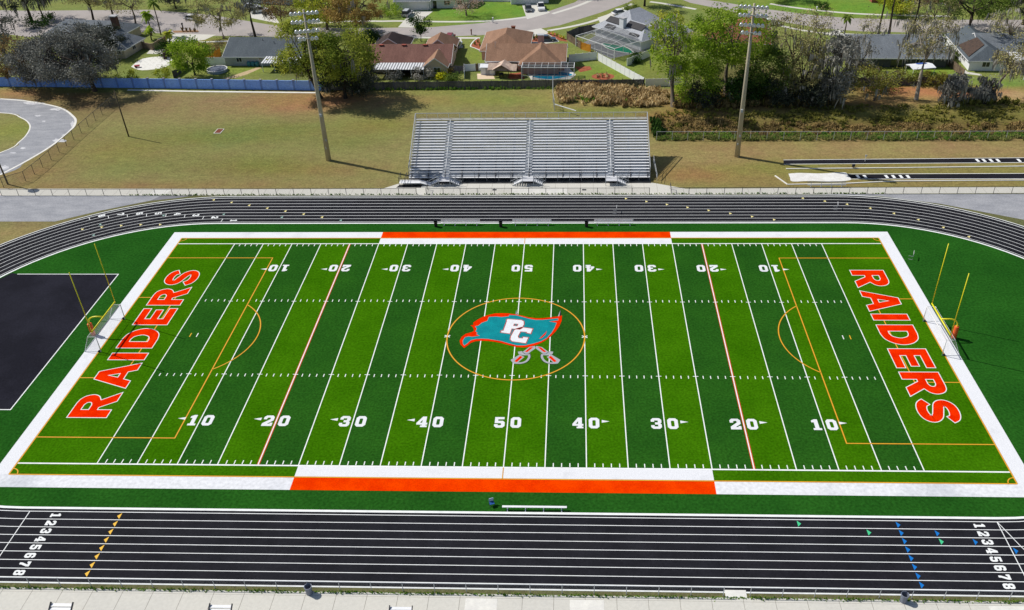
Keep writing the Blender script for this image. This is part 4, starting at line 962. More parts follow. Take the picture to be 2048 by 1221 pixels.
# H4
h = House('tan roofed house with pink walls and a black screened pool enclosure', (-12.2, 103.2), rad(-2), W_PNK)
r = h.roof(SH_TAN, [(0, 17.6, 0, 9.2, 2.45, 4.7, 'x', 0, 0, {})]); h.roof(SH_TAN, [(-2.2, 8.6, 7.0, 20.5, 2.5, 5.1, 'y', 4.0, 5.2, {})]); h.roof(SH_TAN, [(7.9, 16.4, -2.6, 5.0, 2.5, 4.85, 'y', 3.6, 0, {})])
a = MB(); a.b2(11.2, 12.6, 5.6, 6.6, 3.4, 6.2); c = a.build('chimney', W_PNK, h.t); a = MB(); a.b2(11.1, 12.7, 5.5, 6.7, 6.2, 6.32); a.build('chimney_cap', GALV, c)
h.win(3.2, -.03, 1.55, 1.3, 1.2); h.door(6.0, -.03, 1.8, 2.05, m_=GLASS); h.win(-2.23, 10, 1.5, 1.2, 1.1, 'y'); h.win(-2.23, 15, 1.5, 1.2, 1.1, 'y')
a = MB(); a.tube([(1.5, 3.5, 4.1), (1.6, 3.4, 5.4)], .04); a.tube([(1.3, 3.4, 5.4), (1.9, 3.4, 5.4)], .03); a.build('roof_aerial', GALV, h.roofs[0])
cage(h, 8.4, 20.0, -6.4, -2.65, 2.85, 2.72, 8, 2, True); h.done()
c0 = G2(1105, 151); pool('swimming_pool', 'blue swimming pool under the black screened enclosure', c0[0], c0[1]-.25, 4.3, 2.2, rad(6), water('blue_pool_water', (12, 150, 190)))
sheet('pool_deck', GZ([(1062, 160), (1052, 143), (1060, 131), (1130, 128), (1152, 150), (1140, 159)]), .008, CONC_W)
# H5
h = House('light grey roofed house with white framed screened pool enclosure and white chimney', (8.8, 120.5), rad(-48), W_WHT)
h.roof(SH_LG, [(-3, 13.2, 8.0, 17.0, 2.5, 4.7, 'x', 3.0, 3.0, {}), (-4.2, 4.5, 14, 24, 2.6, 5.2, 'y', 3, 3.5, {}), (6.5, 16, 12.5, 23, 2.55, 5.0, 'y', 3, 3.5, {})])
for x0, x1, y0, y1 in ((-1.2, 3.4, 10.0, 11.7), (5.4, 11.0, 10.2, 12.0), (.2, 3.2, 8.2, 9.4), (8.6, 11.6, 8.3, 9.0)):
    a = MB(); zz = lambda y: 2.72+(y-8)*.489; a.add([(x0, y0, zz(y0)), (x1, y0, zz(y0)), (x1, y1, zz(y1)), (x0, y1, zz(y1)), (x0, y0, zz(y0)-.1), (x1, y0, zz(y0)-.1), (x1, y1, zz(y1)-.1), (x0, y1, zz(y1)-.1)], [(0, 1, 2, 3), (0, 4, 5, 1), (1, 5, 6, 2), (2, 6, 7, 3), (3, 7, 4, 0)]); a.build('solar_panel', mat('solar_mat', (.035, .033, .036), .5, .2, 1), h.roofs[0])
a = MB(); a.b2(4.3, 5.7, 9.3, 10.5, 2.5, 5.6); c = a.build('chimney', W_WHT, h.t); a = MB(); a.b2(4.2, 5.8, 9.2, 10.6, 5.6, 5.75); a.build('chimney_cap', W_GRY, c)
cage(h, .2, 13.6, -1.2, 7.4, 2.6, 4.1, 6, 3, True, hip=3.5, mesh=screenmat('pale_insect_screen', (.07, .075, .08), .42)); h.win(16.03, 16, 1.5, 1.4, 1.2, 'y'); h.done()
c0 = G2(1235, 97); pool('swimming_pool', 'green swimming pool inside the white framed enclosure', c0[0], c0[1], 4.8, 1.7, rad(-48), water('green_pool_water', (16, 150, 112)))
sheet('pool_deck', GZ([(1222, 118), (1163, 88), (1195, 70), (1300, 78), (1300, 100)]), .008, mat('grey_paver', lin((136, 138, 140)), .9, .12, 2))
# H6
h = House('wide charcoal roofed house with dark walls behind the mossy trees', (70, 103.3), rad(-2), W_DK)
h.roof(SH_GREY, [(0, 21, 0, 16, 2.5, 4.9, 'x', 0, 0, {'oh': .7})]); h.win(4, -.03, 1.5, 1.5, 1.2); h.win(15, -.03, 1.5, 1.5, 1.2); h.door(10, -.03, 2.4, 2.05, m_=GLASS); h.done()
# H7
h = House('white walled house with grey roof and a leaf covered dark roof panel at right edge', (95.2, 100.5), rad(-4), W_WHT)
h.roof(SH_DK, [(0, 8.2, 0, 18, 2.6, 4.6, 'y', 3.2, 0, {'oh': .6})]); h.roof(SH_GREY, [(4, 34, 6, 17, 2.55, 4.9, 'x', 0, 0, {})])
a = MB(); zz = lambda y: 2.75+(y-.2)*.62; 
for i, y in enumerate((3.8, 5.2, 7.0, 9.0)): h.win(-.03, y, 1.5, .9, 1.2, 'y')
a = MB(); q0 = [(-.1, 1.4, 2.66), (-.1, 9.5, 2.66), (3.6, 9.5, 4.47), (3.6, 4.2, 4.47)]; a.add(q0+[(p[0], p[1], p[2]+.07) for p in q0], [(4, 7, 6, 5), (0, 1, 5, 4), (1, 2, 6, 5), (2, 3, 7, 6), (3, 0, 4, 7)]); a.build('roof_tarp', two_scale('leaf_covered_roof', lin((54, 50, 50)), lin((84, 70, 62)), 1.5, 8, .4, thr=(.45, .8)), h.roofs[0])
awning(h, 9.5, 30, .4, 5.9, 2.3, 2.46, TRIM, 4, 'patio_roof'); cage(h, 10, 30, -5.5, .3, 2.2, 2.4, 8, 3, True); h.win(3.5, -.03, 1.5, 1.6, 1.2); h.done()
# houses across the road
p = G2(832, 21.5); h = House('white garage house with grey roof at the top edge above the small street tree', (p[0]-5.5, p[1]), rad(2), W_WHT)
h.roof(SH_GREY, [(0, 9.2, 0, 10, 2.7, 4.6, 'x', 0, 0, {}), (9.2, 20, 1.5, 12, 2.6, 4.7, 'x', 0, 0, {})]); h.door(3.4, -.04, 5.0, 2.2, name='garage_door'); h.door(10.6, 1.46, 1.0, 2.1, m_=GLASS); h.win(14, 1.46, 1.5, 1.6, 1.2); h.win(17.5, 1.46, 1.5, 1.4, 1.2)
for x in (8.6, 9.6): a = MB(); a.bar((x, -.2, 0), (x, -.2, 2.5), .16); a.build('post', TRIM, h.t)
h.done()
p = G2(1058, 9); h = House('white house with double garage at the top edge behind two parked cars', (p[0]-5, p[1]), rad(6), W_WHT)
h.roof(SH_GREY, [(0, 10.5, 0, 11, 2.7, 4.6, 'x', 0, 0, {})]); h.door(5, -.04, 5.2, 2.2, name='garage_door'); h.done()
p = G2(505, 8); h = House('pale grey house at the top edge behind the parked white cars', (p[0]-4, p[1]+2), rad(-14), W_GRY); h.roof(SH_GREY, [(0, 18, 0, 10, 2.7, 4.7, 'x', 0, 0, {})]); h.win(4, -.03, 1.5, 2, 1.2); h.door(8, -.03, 4.6, 2.2, name='garage_door'); h.done()
p = G2(1745, 8); h = House('red brick house at the top edge behind the tall thin pines', (p[0], p[1]+1), rad(-3), W_BRK); h.roof(SH_BLK, [(0, 24, 0, 10, 2.7, 4.8, 'x', 0, 0, {})]); h.win(5, -.03, 1.5, 2.2, 1.2); h.door(9, -.03, 1.1, 2.1, m_=TRIM); h.win(14, -.03, 1.5, 2.2, 1.2); h.done()
p = G2(1418, 108); h = House('brown roofed house almost hidden among the green trees', (p[0]-1, p[1]+2), rad(-8), W_PNK); h.roof(SH_RED, [(0, 15, 0, 12, 2.5, 4.9, 'x', 3, 3, {}), (8, 15.5, 8, 18, 2.5, 5.0, 'y', 3, 3.4, {})]); h.win(5, -.03, 1.5, 1.5, 1.2); h.done()
p = G2(20, 70); 
# fences between the gardens
FW = two_scale('old_fence_board', lin((112, 108, 112)), lin((84, 82, 86)), .8, 6, .3, stretch=(1, 1, .2)); FY_ = two_scale('new_cedar_board', lin((214, 150, 56)), lin((190, 126, 40)), 1, 6, .2)
VINYL = mat('white_vinyl', (.88, .89, .9), .45, .04, 1, spec=.4); BLUEW = two_scale('blue_wall_paint', lin((150, 188, 255)), lin((120, 162, 248)), .25, 4, .12, thr=(.3, .65)); BR_F = two_scale('brown_fence_board', lin((126, 108, 92)), lin((100, 86, 74)), 1, 6, .3)
def boards(pts, h_, label, m_, step=2.4, th=.06, post=.12, gap=0., cap=None, wall=False, pm=None):
    pts = [V((p[0], p[1], 0)) for p in pts]; o = pts[0]; t = thing('garden_wall' if wall else 'fence', label, 'wall' if wall else 'fence', o)
    for i in range(len(pts)-1):
        a, b_ = pts[i], pts[i+1]; d = b_-a; L_ = d.length; k = max(1, round(L_/step)); u_ = d/L_; nrm = V((-u_.y, u_.x, 0))
        for j in range(k):
            s0, s1 = a+d*(j/k)+u_*post*.5, a+d*((j+1)/k)-u_*post*.5; q = MB(o)
            if wall or m_ is VINYL: q.bar(s0+V((0, 0, h_/2)), s1+V((0, 0, h_/2)), th, h_)
            else:
                nb = max(2, int((s1-s0).length/.3)); 
                for b2 in range(nb):
                    f0, f1 = b2/nb, (b2+1)/nb-.006; hh = h_-random.random()*.08
                    q.bar(s0+(s1-s0)*f0+V((0, 0, hh/2)), s0+(s1-s0)*f1+V((0, 0, hh/2)), th*.5, hh)
                q.bar(s0+V((0, 0, h_*.8))+nrm*th*.6, s1+V((0, 0, h_*.8))+nrm*th*.6, th, .1)
            q.build('panel', m_, t)
        for j in range(k+(1 if i == len(pts)-2 else 0)):
            c = a+d*(j/k)-o; q = MB(); q.box((c.x, c.y, (h_+.12)/2), (post, post, h_+.12), math.atan2(d.y, d.x)); q.build('post', pm or m_, t)
            if cap: q = MB(); q.box((c.x, c.y, h_+.16), (post*1.35, post*1.35, .1), math.atan2(d.y, d.x)); q.build('post_cap', cap, t)
    return t
boards([G2(-160, 171), G2(300, 176.5), G2(655, 181.5)], 2.15, 'long blue painted wall with pilasters behind the left lawn', BLUEW, 3.6, .16, .36, wall=True, cap=mat('wall_cap', lin((150, 150, 156)), .9, .1, 2), pm=mat('pilaster_blue', lin((112, 142, 206)), .8, .12, 1))
boards([G2(660, 181), G2(1288, 174)], 1.75, 'long weathered dark board fence behind the bleachers', FW, 2.4)
boards([G2(1291, 173.5), G2(1372, 172)], 1.7, 'white vinyl fence panels at the end of the board fence', VINYL, 1.9, .05, .12)
boards([G2(1196, 121.5), G2(1287, 171.5)], 1.8, 'long white vinyl fence sloping down beside the oval flower bed', VINYL, 1.9, .05, .12)
boards([G2(1138, 125), G2(1193, 119.5)], 1.8, 'short white vinyl fence with gate beside the black pool cage', VINYL, 1.9, .05, .12)
boards([G2(1254, 132.5), G2(1299, 114)], 1.7, 'white vinyl fence below the white framed pool cage', VINYL, 1.9, .05, .12)
boards([G2(929, 158), G2(929, 143), G2(951, 142)], 1.6, 'white vinyl side fence left of the garden shed', VINYL, 1.9, .05, .12)
boards([G2(957, 141.5), G2(988, 138)], 1.6, 'white vinyl fence right of the wooden gate', VINYL, 1.9, .05, .12)
boards([G2(952, 142), G2(956.5, 141.6)], 1.65, 'small brown wooden gate in the white fence', BR_F, 1.2)
boards([G2(412, 131), G2(452, 131)], 1.9, 'white fence panel behind the round raised pool', VINYL, 3, .05, .12)
boards([G2(414, 129), G2(442, 112)], 1.8, 'bright new cedar fence beside the small grey house', FY_, 2.4)
boards([G2(1162, 99), G2(1181, 104.5)], 1.8, 'bright new cedar fence beside the white pool cage', FY_, 2.2)
boards([G2(1134, 80), G2(1161, 98)], 1.8, 'grey brown board fence right of the orange mulch bed', BR_F, 2.4)
boards([G2(1134, 78), G2(1158, 68), G2(1190, 62)], 1.8, 'dark board fence behind the white pool cage', FW, 2.4)
boards([G2(1872, 113), G2(1926, 155)], 1.8, 'brown board fence running down to the bank beside the white house', BR_F, 2.4)
boards([G2(1600, 172), G2(1780, 172), G2(1926, 168)], 1.8, 'dark shaded board fence behind the bank at right', FW, 2.4)
boards([G2(895, 147), G2(930, 146)], 1.7, 'dark board fence right of the long brown house', FW, 2.4)
boards([G2(348, 157), G2(378, 136)], 1.7, 'dark board fence left of the bright green tree', FW, 2.4)
boards([G2(276, 95), G2(306, 101), G2(332, 86)], 1.6, 'tan garden wall beside the charcoal house', mat('tan_block', lin((150, 132, 112)), .9, .15, 2), 2.6, .16, .3, wall=True)
boards([G2(870, 5), G2(960, 3), G2(1040, 4)], 1.8, 'white vinyl fence behind the bright lawn at the top edge', VINYL, 2.4, .05, .12)
q = MB(); a = G2(640, 185.5); q.line([G2(255, 180.5), G2(400, 183.5), G2(640, 186)], .7, .02); struct(q.build('kerb_path', CONC_W))

# roads, walks and drives
sheet('street', GZ([(-200, -40), (-60, 20), (60, 22), (300, 20), (420, 30), (540, 50), (640, 55.5), (700, 57), (860, 55), (960, 47), (1040, 35), (1100, 22), (1150, 5), (1185, -20), (1300, -20), (1255, 6), (1200, 26), (1120, 51), (1050, 63), (960, 71), (880, 74), (700, 73.5), (560, 74), (420, 72), (300, 66), (240, 62), (170, 52), (130, 60), (60, 75), (-200, 40)]), .006, ASPH_D)
sheet('street', GZ([(1340, -30), (1380, -4), (1440, 4), (1535, 19), (1620, 30), (1700, 37), (1850, 40), (2048, 40), (2500, 40), (2500, 66), (2048, 66), (1800, 65), (1720, 63), (1640, 57), (1520, 36), (1440, 18), (1380, 6), (1290, -30)]), .006, ASPH_D)
def walk(pts, w_=1.2, z=.009, m_=CONC, nm='pavement'):
    q = MB(); q.line(GZ(smoothline(pts, 4)), w_, z); struct(q.build(nm, m_))
walk([(765, 43), (807, 42.5), (900, 44), (985, 42), (1052, 35)]); walk([(600, 48), (700, 43), (765, 43)]); walk([(1105, 28), (1150, 14), (1180, 2), (1200, -10)])
walk([(798, 74.8), (867, 76), (960, 76.5)]); walk([(1095, 62), (1150, 52), (1200, 38), (1250, 15), (1265, 8)]); walk([(1300, 4), (1330, 8), (1392, 19)]); walk([(1540, 8), (1600, 17), (1700, 27), (1800, 31), (1900, 33)]); walk([(1540, 47), (1640, 66), (1800, 72), (1900, 76), (2048, 78)]); walk([(330, 86), (420, 84), (560, 79)], 1.0)
for ring in ([(796, 55), (826, 55.5), (866, 23), (826, 22)], [(1054, 39), (1100, 26), (1078, 8), (1044, 10)], [(1030, 66), (1082, 57), (1110, 72), (1118, 84), (1062, 92), (1056, 80)], [(898, 75), (922, 75), (926, 96), (902, 98)], [(500, 36), (560, 48), (540, 20), (498, 14)], [(1195, 36), (1216, 29), (1245, 22), (1275, 26), (1200, 46)], [(315, 78), (352, 68), (432, 70), (410, 80), (352, 88)], [(1650, 70), (1672, 60), (1690, 62), (1665, 72)]):
    sheet('driveway', GZ(ring), .0105, CONC)
sheet('left_road', GZ(smoothline([(-300, 196), (0, 197.5), (60, 203), (120, 215), (146, 232), (152, 245), (140, 263), (100, 295), (50, 325), (0, 351), (-300, 430), (-300, 395), (0, 306), (40, 283), (57, 264), (59, 249), (42, 236), (0, 226), (-300, 222)], 4)[:-1]), .006, ASPH)
q = MB(); q.line(GZ(smoothline([(-200, 225), (0, 226), (42, 236), (59, 249), (57, 264), (40, 283), (0, 306), (-200, 370)], 5)), .28, .016); q.line(GZ(smoothline([(0, 198), (60, 203.5), (120, 216), (146, 233), (151, 245), (140, 262), (100, 294), (50, 324), (0, 350)], 5)), .45, .012)
struct(q.build('road_edge', CONC_W))
sheet('white_gravel_patio', GZ(smoothline([(262, 134), (285, 118), (330, 113.5), (345, 121), (330, 135), (284, 141), (262, 134)], 4)[:-1]), .01, two_scale('pale_gravel', (.8, .79, .74), (.55, .53, .48), 1.2, 6, .15, thr=(.25, .5)))
sheet('slab_terrace', GZ([(293, 108), (300, 100), (330, 100), (327, 109)]), .01, CONC)
sheet('garden_path', GZ([(455, 155), (480, 147), (515, 135), (524, 136), (495, 149), (470, 157), (440, 158)]), .01, mat('tan_paving', lin((190, 168, 130)), .9, .15, 2))
sheet('side_path', GZ([(1908, 130), (1930, 148), (1963, 152), (1963, 149), (1935, 144), (1914, 128)]), .01, CONC)
MUL = two_scale('orange_mulch', lin((172, 100, 72)), lin((142, 80, 58)), 1.2, 8, .3, bump=.5)
for ring in ([(942, 93), (950, 82), (958, 77), (968, 110), (974, 114), (966, 103), (950, 96)], [(1093, 67), (1105, 64), (1128, 75), (1136, 84), (1120, 82)], [(1150, 134), (1180, 133), (1184, 140), (1160, 145)], [(1062, 84), (1070, 72), (1082, 74), (1088, 84)], [(1015, 155), (1020, 147), (1036, 147), (1040, 158), (1020, 159)]):
    sheet('mulch_bed', GZ(ring), .011, MUL)
ov = [(1206+23*math.cos(a), 153.5+6.4*math.sin(a)) for a in [2*PI*i/24 for i in range(24)]]
sheet('mulch_bed', GZ(ov), .011, MUL)
q = MB(); q.line(GZ(smoothline([(958, 76), (948, 82), (941, 93), (950, 97), (962, 103), (970, 113), (975, 120)], 4)), .3, .06); struct(q.build('bed_edging', CONC_W))
sheet('red_paver_terrace', GZ([(1026, 158), (1022, 148), (1042, 145), (1050, 158)]), .008, mat('red_paver', lin((150, 80, 64)), .9, .2, 3)); sheet('tan_slab', GZ([(955, 159), (954, 148), (985, 147.5), (990, 158.5)]), .012, mat('tan_slab_paint', lin((222, 200, 172)), .9, .05, 2))

PALE = two_scale('worn_pale_asphalt', lin((214, 214, 216)), lin((184, 185, 190)), .8, 5, .15)
def blotch(u, v, ru, rv, seed, m_=PALE, nm='worn_asphalt_patch'):
    rg = random.Random(seed); k = 14; pts = [(u+ru*math.cos(2*PI*i/k)*rg.uniform(.55, 1.15), v+rv*math.sin(2*PI*i/k)*rg.uniform(.55, 1.15)) for i in range(k)]
    sheet(nm, GZ(pts), .0075+.0004*(seed % 8), m_)
for i, (u, v, ru, rv) in enumerate(((68, 207, 22, 3.2), (112, 219, 14, 3), (76, 232, 7, 2), (88, 243, 4, 1.5), (145, 250, 5, 7), (118, 281, 16, 4.5), (46, 297, 6, 2), (26, 306, 8, 2), (8, 336, 14, 5), (128, 271, 5, 2))): blotch(u, v, ru, rv, i)
q = MB(); rg = random.Random(9)
for v in (399, 407, 415, 424, 433):
    q.line(GZ([(-60+40*i, v+rg.gauss(0, 1.0)) for i in range(0, 8)]), .09, -.0015)
for u, v in ((60, 396), (130, 402), (40, 420)): q.line(GZ([(u, v), (u+3+rg.gauss(0, 2), v+8), (u+rg.gauss(0, 3), v+18)]), .08, -.0012)
for i in range(5): u = 1860+i*40; q.line(GZ([(u, 391), (u+8, 398+rg.gauss(0, 1)), (u+14, 408)]), .07, -.0012)
struct(q.build('asphalt_cracks', mat('crack_tar', (.16,.16,.165), .9, .2, 3)))
# ------------------------------------------------------------------ trees and plants
def pv(p):
    d = V(p)-CAM; zc = d.dot(_F); return (1024+PX+FPX*d.dot(_R2)/zc, 610.5+PY-FPX*d.dot(_U2)/zc)
def height(p, vtop):
    lo, hi = 0., 60.
    for _ in range(40):
        mid = (lo+hi)/2
        if pv((p[0], p[1], p[2]+mid))[1] > vtop: lo = mid
        else: hi = mid
    return lo
BARK = mat('grey_bark', lin((104, 94, 82)), .95, .25, 1.5, stretch=(4, 4, .7)); BARK_D = mat('dark_bark', lin((70, 60, 52)), .95, .25, 1.5, stretch=(4, 4, .7)); BARK_L = mat('pale_bark', lin((168, 158, 144)), .95, .2, 1.5, stretch=(4, 4, .7))
LF = {'green': leafmat('leaf_bright_green', lin((84, 124, 32)), lin((184, 206, 72)), .42), 'mid': leafmat('leaf_mid_green', lin((70, 98, 46)), lin((140, 158, 72)), .38), 'pine': leafmat('leaf_pine', lin((80, 108, 40)), lin((196, 200, 88)), .38),
 'grey': leafmat('leaf_grey_oak', lin((94, 97, 95)), lin((163, 162, 152)), .1), 'olive': leafmat('leaf_olive_grey', lin((125, 122, 82)), lin((194, 186, 127)), .15), 'rust': leafmat('leaf_rust', lin((112, 94, 66)), lin((168, 142, 98)), .15),
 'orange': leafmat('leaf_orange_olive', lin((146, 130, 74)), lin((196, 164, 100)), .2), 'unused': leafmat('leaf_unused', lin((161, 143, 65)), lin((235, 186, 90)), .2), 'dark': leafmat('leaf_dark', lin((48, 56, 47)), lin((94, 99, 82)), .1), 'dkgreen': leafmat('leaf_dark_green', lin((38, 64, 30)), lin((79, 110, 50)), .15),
 'lime': leafmat('leaf_lime_olive', lin((140, 158, 45)), lin((212, 209, 82)), .2), 'bare': leafmat('twig_pinkish', lin((179, 151, 135)), lin((235, 204, 185)), .1), 'moss': leafmat('moss_grey', lin((117, 115, 110)), lin((192, 188, 177)), .12), 'mossd': leafmat('moss_dark', lin((76, 76, 75)), lin((163, 161, 155)), .1),
 'yellow': leafmat('leaf_yellow', lin((192, 192, 37)), lin((235, 235, 75)), .2), 'straw': leafmat('straw', lin((150, 124, 84)), lin((232, 208, 158)), .15), 'weed': leafmat('weed_green', lin((79, 133, 42)), lin((151, 179, 75)), .2), 'weedo': leafmat('weed_olive', lin((96, 112, 52)), lin((156, 158, 92)), .2), 'brush': leafmat('brown_brush', lin((104, 90, 58)), lin((180, 154, 102)), .15), 'brushg': leafmat('olive_brush', lin((94, 99, 47)), lin((163, 156, 77)), .15)}
def leafquad(m_, p, s, rg, t, asp=1.6):
    a = V((rg.gauss(0, 1), rg.gauss(0, 1), rg.gauss(0, .7))); a = a.normalized() if a.length > .01 else V((1, 0, 0))
    b_ = a.cross(V((rg.gauss(0, 1), rg.gauss(0, 1), rg.gauss(0, 1)))); b_ = b_.normalized() if b_.length > .01 else V((0, 0, 1))
    a = a*s*asp*.5; b_ = b_*s*.5
    m_.add([p-a, p-b_*.9, p+a, p+b_*.9], [(0, 1, 2, 3)], 0, t)
def tree(name, label, base, vtop, rx, leaf='mid', cb=.35, seed=1, n=26, per=90, ls=.42, lean=(0, 0), moss=0, mossl=1.8, mossm='moss', bark=BARK, tr=.32, flat=1., cl=1.25, group=None, ry=None, cat='tree', H=None, fork=5, off=(0, 0), lo=.0, droop=0., mtop=1.):
    ls *= .8; per = int(per*1.5); rg = random.Random(seed); p = V(base) if len(base) == 3 else G(*base); p.z = gz(p.x, p.y)
    H = H or height(p, vtop); ry = ry or rx; t = thing(name, label, cat, p, 0, group)
    zc = H*(cb+1)/2; rz_ = H*(1-cb)/2*flat; zc = H-rz_
    ctr = V((lean[0]+off[0], lean[1]+off[1], zc))
    T = MB(); C_ = MB(); Mo = MB()
    top = V((lean[0]*.8, lean[1]*.8, H*(cb+.25*(1-cb)))) 
    tp = [V((0, 0, -.15)), V((0, 0, 0)), top*.5+V((rg.gauss(0, .25), rg.gauss(0, .25), 0))*(H/14), top]
    if tr: T.tube([tuple(q) for q in tp], [tr*1.5, tr*1.15, tr*.85, tr*.6], 8)
    # main limbs
    limbs = []
    for i in range(fork):
        az = 2*PI*(i+rg.random()*.7)/fork; el = rg.uniform(.15, 1.1)
        e = ctr+V((rx*.72*math.cos(az)*math.cos(el), ry*.72*math.sin(az)*math.cos(el), rz_*.75*math.sin(el)))
        s0 = tp[2].lerp(tp[3], rg.uniform(.35, 1)); md = s0.lerp(e, .5)+V((rg.gauss(0, .4), rg.gauss(0, .4), rg.uniform(-.1, .5)))
        pts = [s0, md, e]
        if tr: T.tube([tuple(q) for q in pts], [tr*.5, tr*.33, tr*.13], 5, cap=False)
        limbs.append(pts)
    tips = []
    for i in range(n):
        while True:
            d = V((rg.uniform(-1, 1), rg.uniform(-1, 1), rg.uniform(-1, 1)))
            if .25 < d.length < 1: break
        d = d.normalized()*(d.length**.45)
        e = ctr+V((d.x*rx, d.y*ry, d.z*rz_))
        if e.z < lo*H: e.z = lo*H+rg.random()*1.
        lb = min(limbs, key=lambda L_: min((q-e).length for q in L_)); s0 = min(lb, key=lambda q: (q-e).length)
        if tr and (e-s0).length > .4: T.tube([tuple(s0), tuple(s0.lerp(e, .55)+V((rg.gauss(0, .2), rg.gauss(0, .2), .25))), tuple(e)], [tr*.24, tr*.15, tr*.06], 4, cap=False)
        tips.append(e)
    for e in tips:
        ct = rg.uniform(.15, .85); c = cl*rg.uniform(.65, 1.25)
        for _ in range(int(per*rg.uniform(.6, 1.3))):
            q = e+V((rg.gauss(0, c*.62), rg.gauss(0, c*.62), rg.gauss(0, c*.45)-droop*rg.random()))
            leafquad(C_, q, ls*rg.uniform(.6, 1.3), rg, min(1, max(0, ct+rg.gauss(0, .13))))
    if moss:
        for _ in range(max(1, moss//7)):
            e = rg.choice(tips); c0_ = e+V((rg.gauss(0, cl*.7), rg.gauss(0, cl*.7), rg.gauss(0, cl*.5))); LL = mossl*rg.uniform(.3, 1.25); tt0 = rg.random(); sp_ = rg.uniform(.12, .4)
            for _k in range(7):
                q = c0_+V((rg.gauss(0, sp_), rg.gauss(0, sp_), rg.gauss(0, .15)))
                if q.z > mtop*H: continue
                L_ = min(LL*rg.uniform(.5, 1.2), q.z-.15); az = rg.uniform(0, PI); w_ = rg.uniform(.08, .24)
                if L_ < .2: continue
                x, y = math.cos(az)*w_/2, math.sin(az)*w_/2; tt = min(1, max(0, tt0+rg.gauss(0, .15))); dr = V((rg.gauss(0, .1), rg.gauss(0, .1), 0))*L_
                Mo.add([q+V((x, y, 0)), q+V((-x, -y, 0)), q+dr*.6+V((-x*1.2, -y*1.2, -L_*.5)), q+dr*.6+V((x*1.2, y*1.2, -L_*.5)), q+dr+V((0, 0, -L_))], [(0, 1, 2, 3), (3, 2, 4)], 0, tt)
    if tr: T.build('trunk', bark, t, smooth=True)
    if per: C_.build('crown', LF[leaf], t, tint=True)
    if Mo.v: Mo.build('moss_fronds', LF[mossm], t, tint=True)
    return t
def palm(label, base, vtop, n=18, L_=2.2, seed=1, group=None, lean=(0, 0), leaf='mid', dead=False):
    rg = random.Random(seed); p = G(*base); H = height(p, vtop)-.6; t = thing('palm_tree', label, 'palm', p, 0, group); T = MB(); C_ = MB()
    top = V((lean[0], lean[1], H)); T.tube([(0, 0, -.1), tuple(top*.5+V((.1, 0, 0))), tuple(top)], [.19, .15, .13], 8); T.build('trunk', BARK, t, smooth=True)
    for i in range(n):
        a = 2*PI*i/n+rg.random()*.3; el = rg.uniform(-.5, 1.2); d = V((math.cos(a), math.sin(a), 0)); s = V((-d.y, d.x, 0)); l = L_*rg.uniform(.8, 1.15); pr = None
        for k in range(7):
            f = k/6; q = top+d*(l*f*math.cos(el*.6)*.95)+V((0, 0, l*(math.sin(el)*f-.75*f*f))); w_ = .42*math.sin(PI*min(1, .12+f*.9))+.03
            cur = (q+s*w_-V((0, 0, w_*.5)), q, q-s*w_-V((0, 0, w_*.5)))
            if pr: tt = rg.uniform(.2, .9); C_.quad(pr[0], pr[1], cur[1], cur[0], 0, tt); C_.quad(pr[1], pr[2], cur[2], cur[1], 0, tt)
            pr = cur
    C_.build('crown', LF[leaf], t, tint=True); return t
OAKG = 'grey moss oaks behind the blue wall'
tree('oak_tree', 'huge grey mossy oak whose trunk stands before the blue wall', (190, 183), 62, 8.6, 'grey', .16, 11, 85, 210, .31, moss=420, mossm='mossd', tr=.5, bark=BARK_D, cl=1.6, group=OAKG, off=(-2.4, 1), lo=.1)
tree('oak_tree', 'grey mossy oak behind the blue wall, left of the huge one', (112, 168), 76, 8.2, 'grey', .14, 12, 70, 200, .31, moss=300, mossm='mossd', tr=.42, bark=BARK_D, cl=1.6, group=OAKG, lo=.08)
tree('oak_tree', 'rust brown oak at the left end of the grey oaks', (48, 163), 78, 5.2, 'rust', .15, 13, 40, 170, .3, moss=60, tr=.3, group=OAKG, lo=.1)
tree('oak_tree', 'tall grey oak cut by the left edge', (-18, 118), -5, 7.5, 'grey', .2, 14, 50, 120, .36, moss=300, mossm='mossd', tr=.45, group=OAKG)
tree('oak_tree', 'dark grey round oak against the charcoal roof', (216, 112), 52, 4.6, 'dark', .25, 15, 30, 120, .34, moss=60, mossm='mossd', tr=.3, bark=BARK_D, group=OAKG)
tree('oak_tree', 'dark mossy street oak in the top left corner', (64, 44), -45, 7.5, 'dark', .35, 16, 30, 80, .34, moss=420, mossl=2.4, mossm='mossd', tr=.4, bark=BARK_D)
tree('oak_tree', 'dark mossy street oak leaning beside the one in the top left corner', (88, 37), -42, 5.0, 'dark', .4, 17, 16, 60, .34, moss=260, mossl=2.6, mossm='mossd', tr=.26, bark=BARK_D)
tree('hedge_bush', 'dark low bush under the top left street oaks', (80, 50), 32, 3.6, 'dkgreen', .05, 18, 14, 80, .34, tr=0, cat='bush')
SO = 'bare olive grey street oaks'
tree('street_tree', 'leftmost olive grey street oak above the charcoal roof', (187, 41), -32, 5.6, 'olive', .38, 21, 30, 75, .3, moss=60, tr=.28, bark=BARK_D, group=SO)
tree('street_tree', 'middle olive grey street oak above the charcoal roof', (228, 40), -36, 6.0, 'olive', .38, 22, 30, 70, .3, moss=60, tr=.3, bark=BARK_D, group=SO)
tree('street_tree', 'olive grey street oak right of the brick chimney', (272, 51), -22, 6.0, 'olive', .4, 23, 28, 50, .28, moss=60, tr=.28, bark=BARK, group=SO)
tree('street_tree', 'grey crowned street oak left of the small charcoal house', (448, 77), -8, 6.6, 'olive', .34, 24, 38, 80, .3, moss=90, tr=.26, bark=BARK, group=SO)
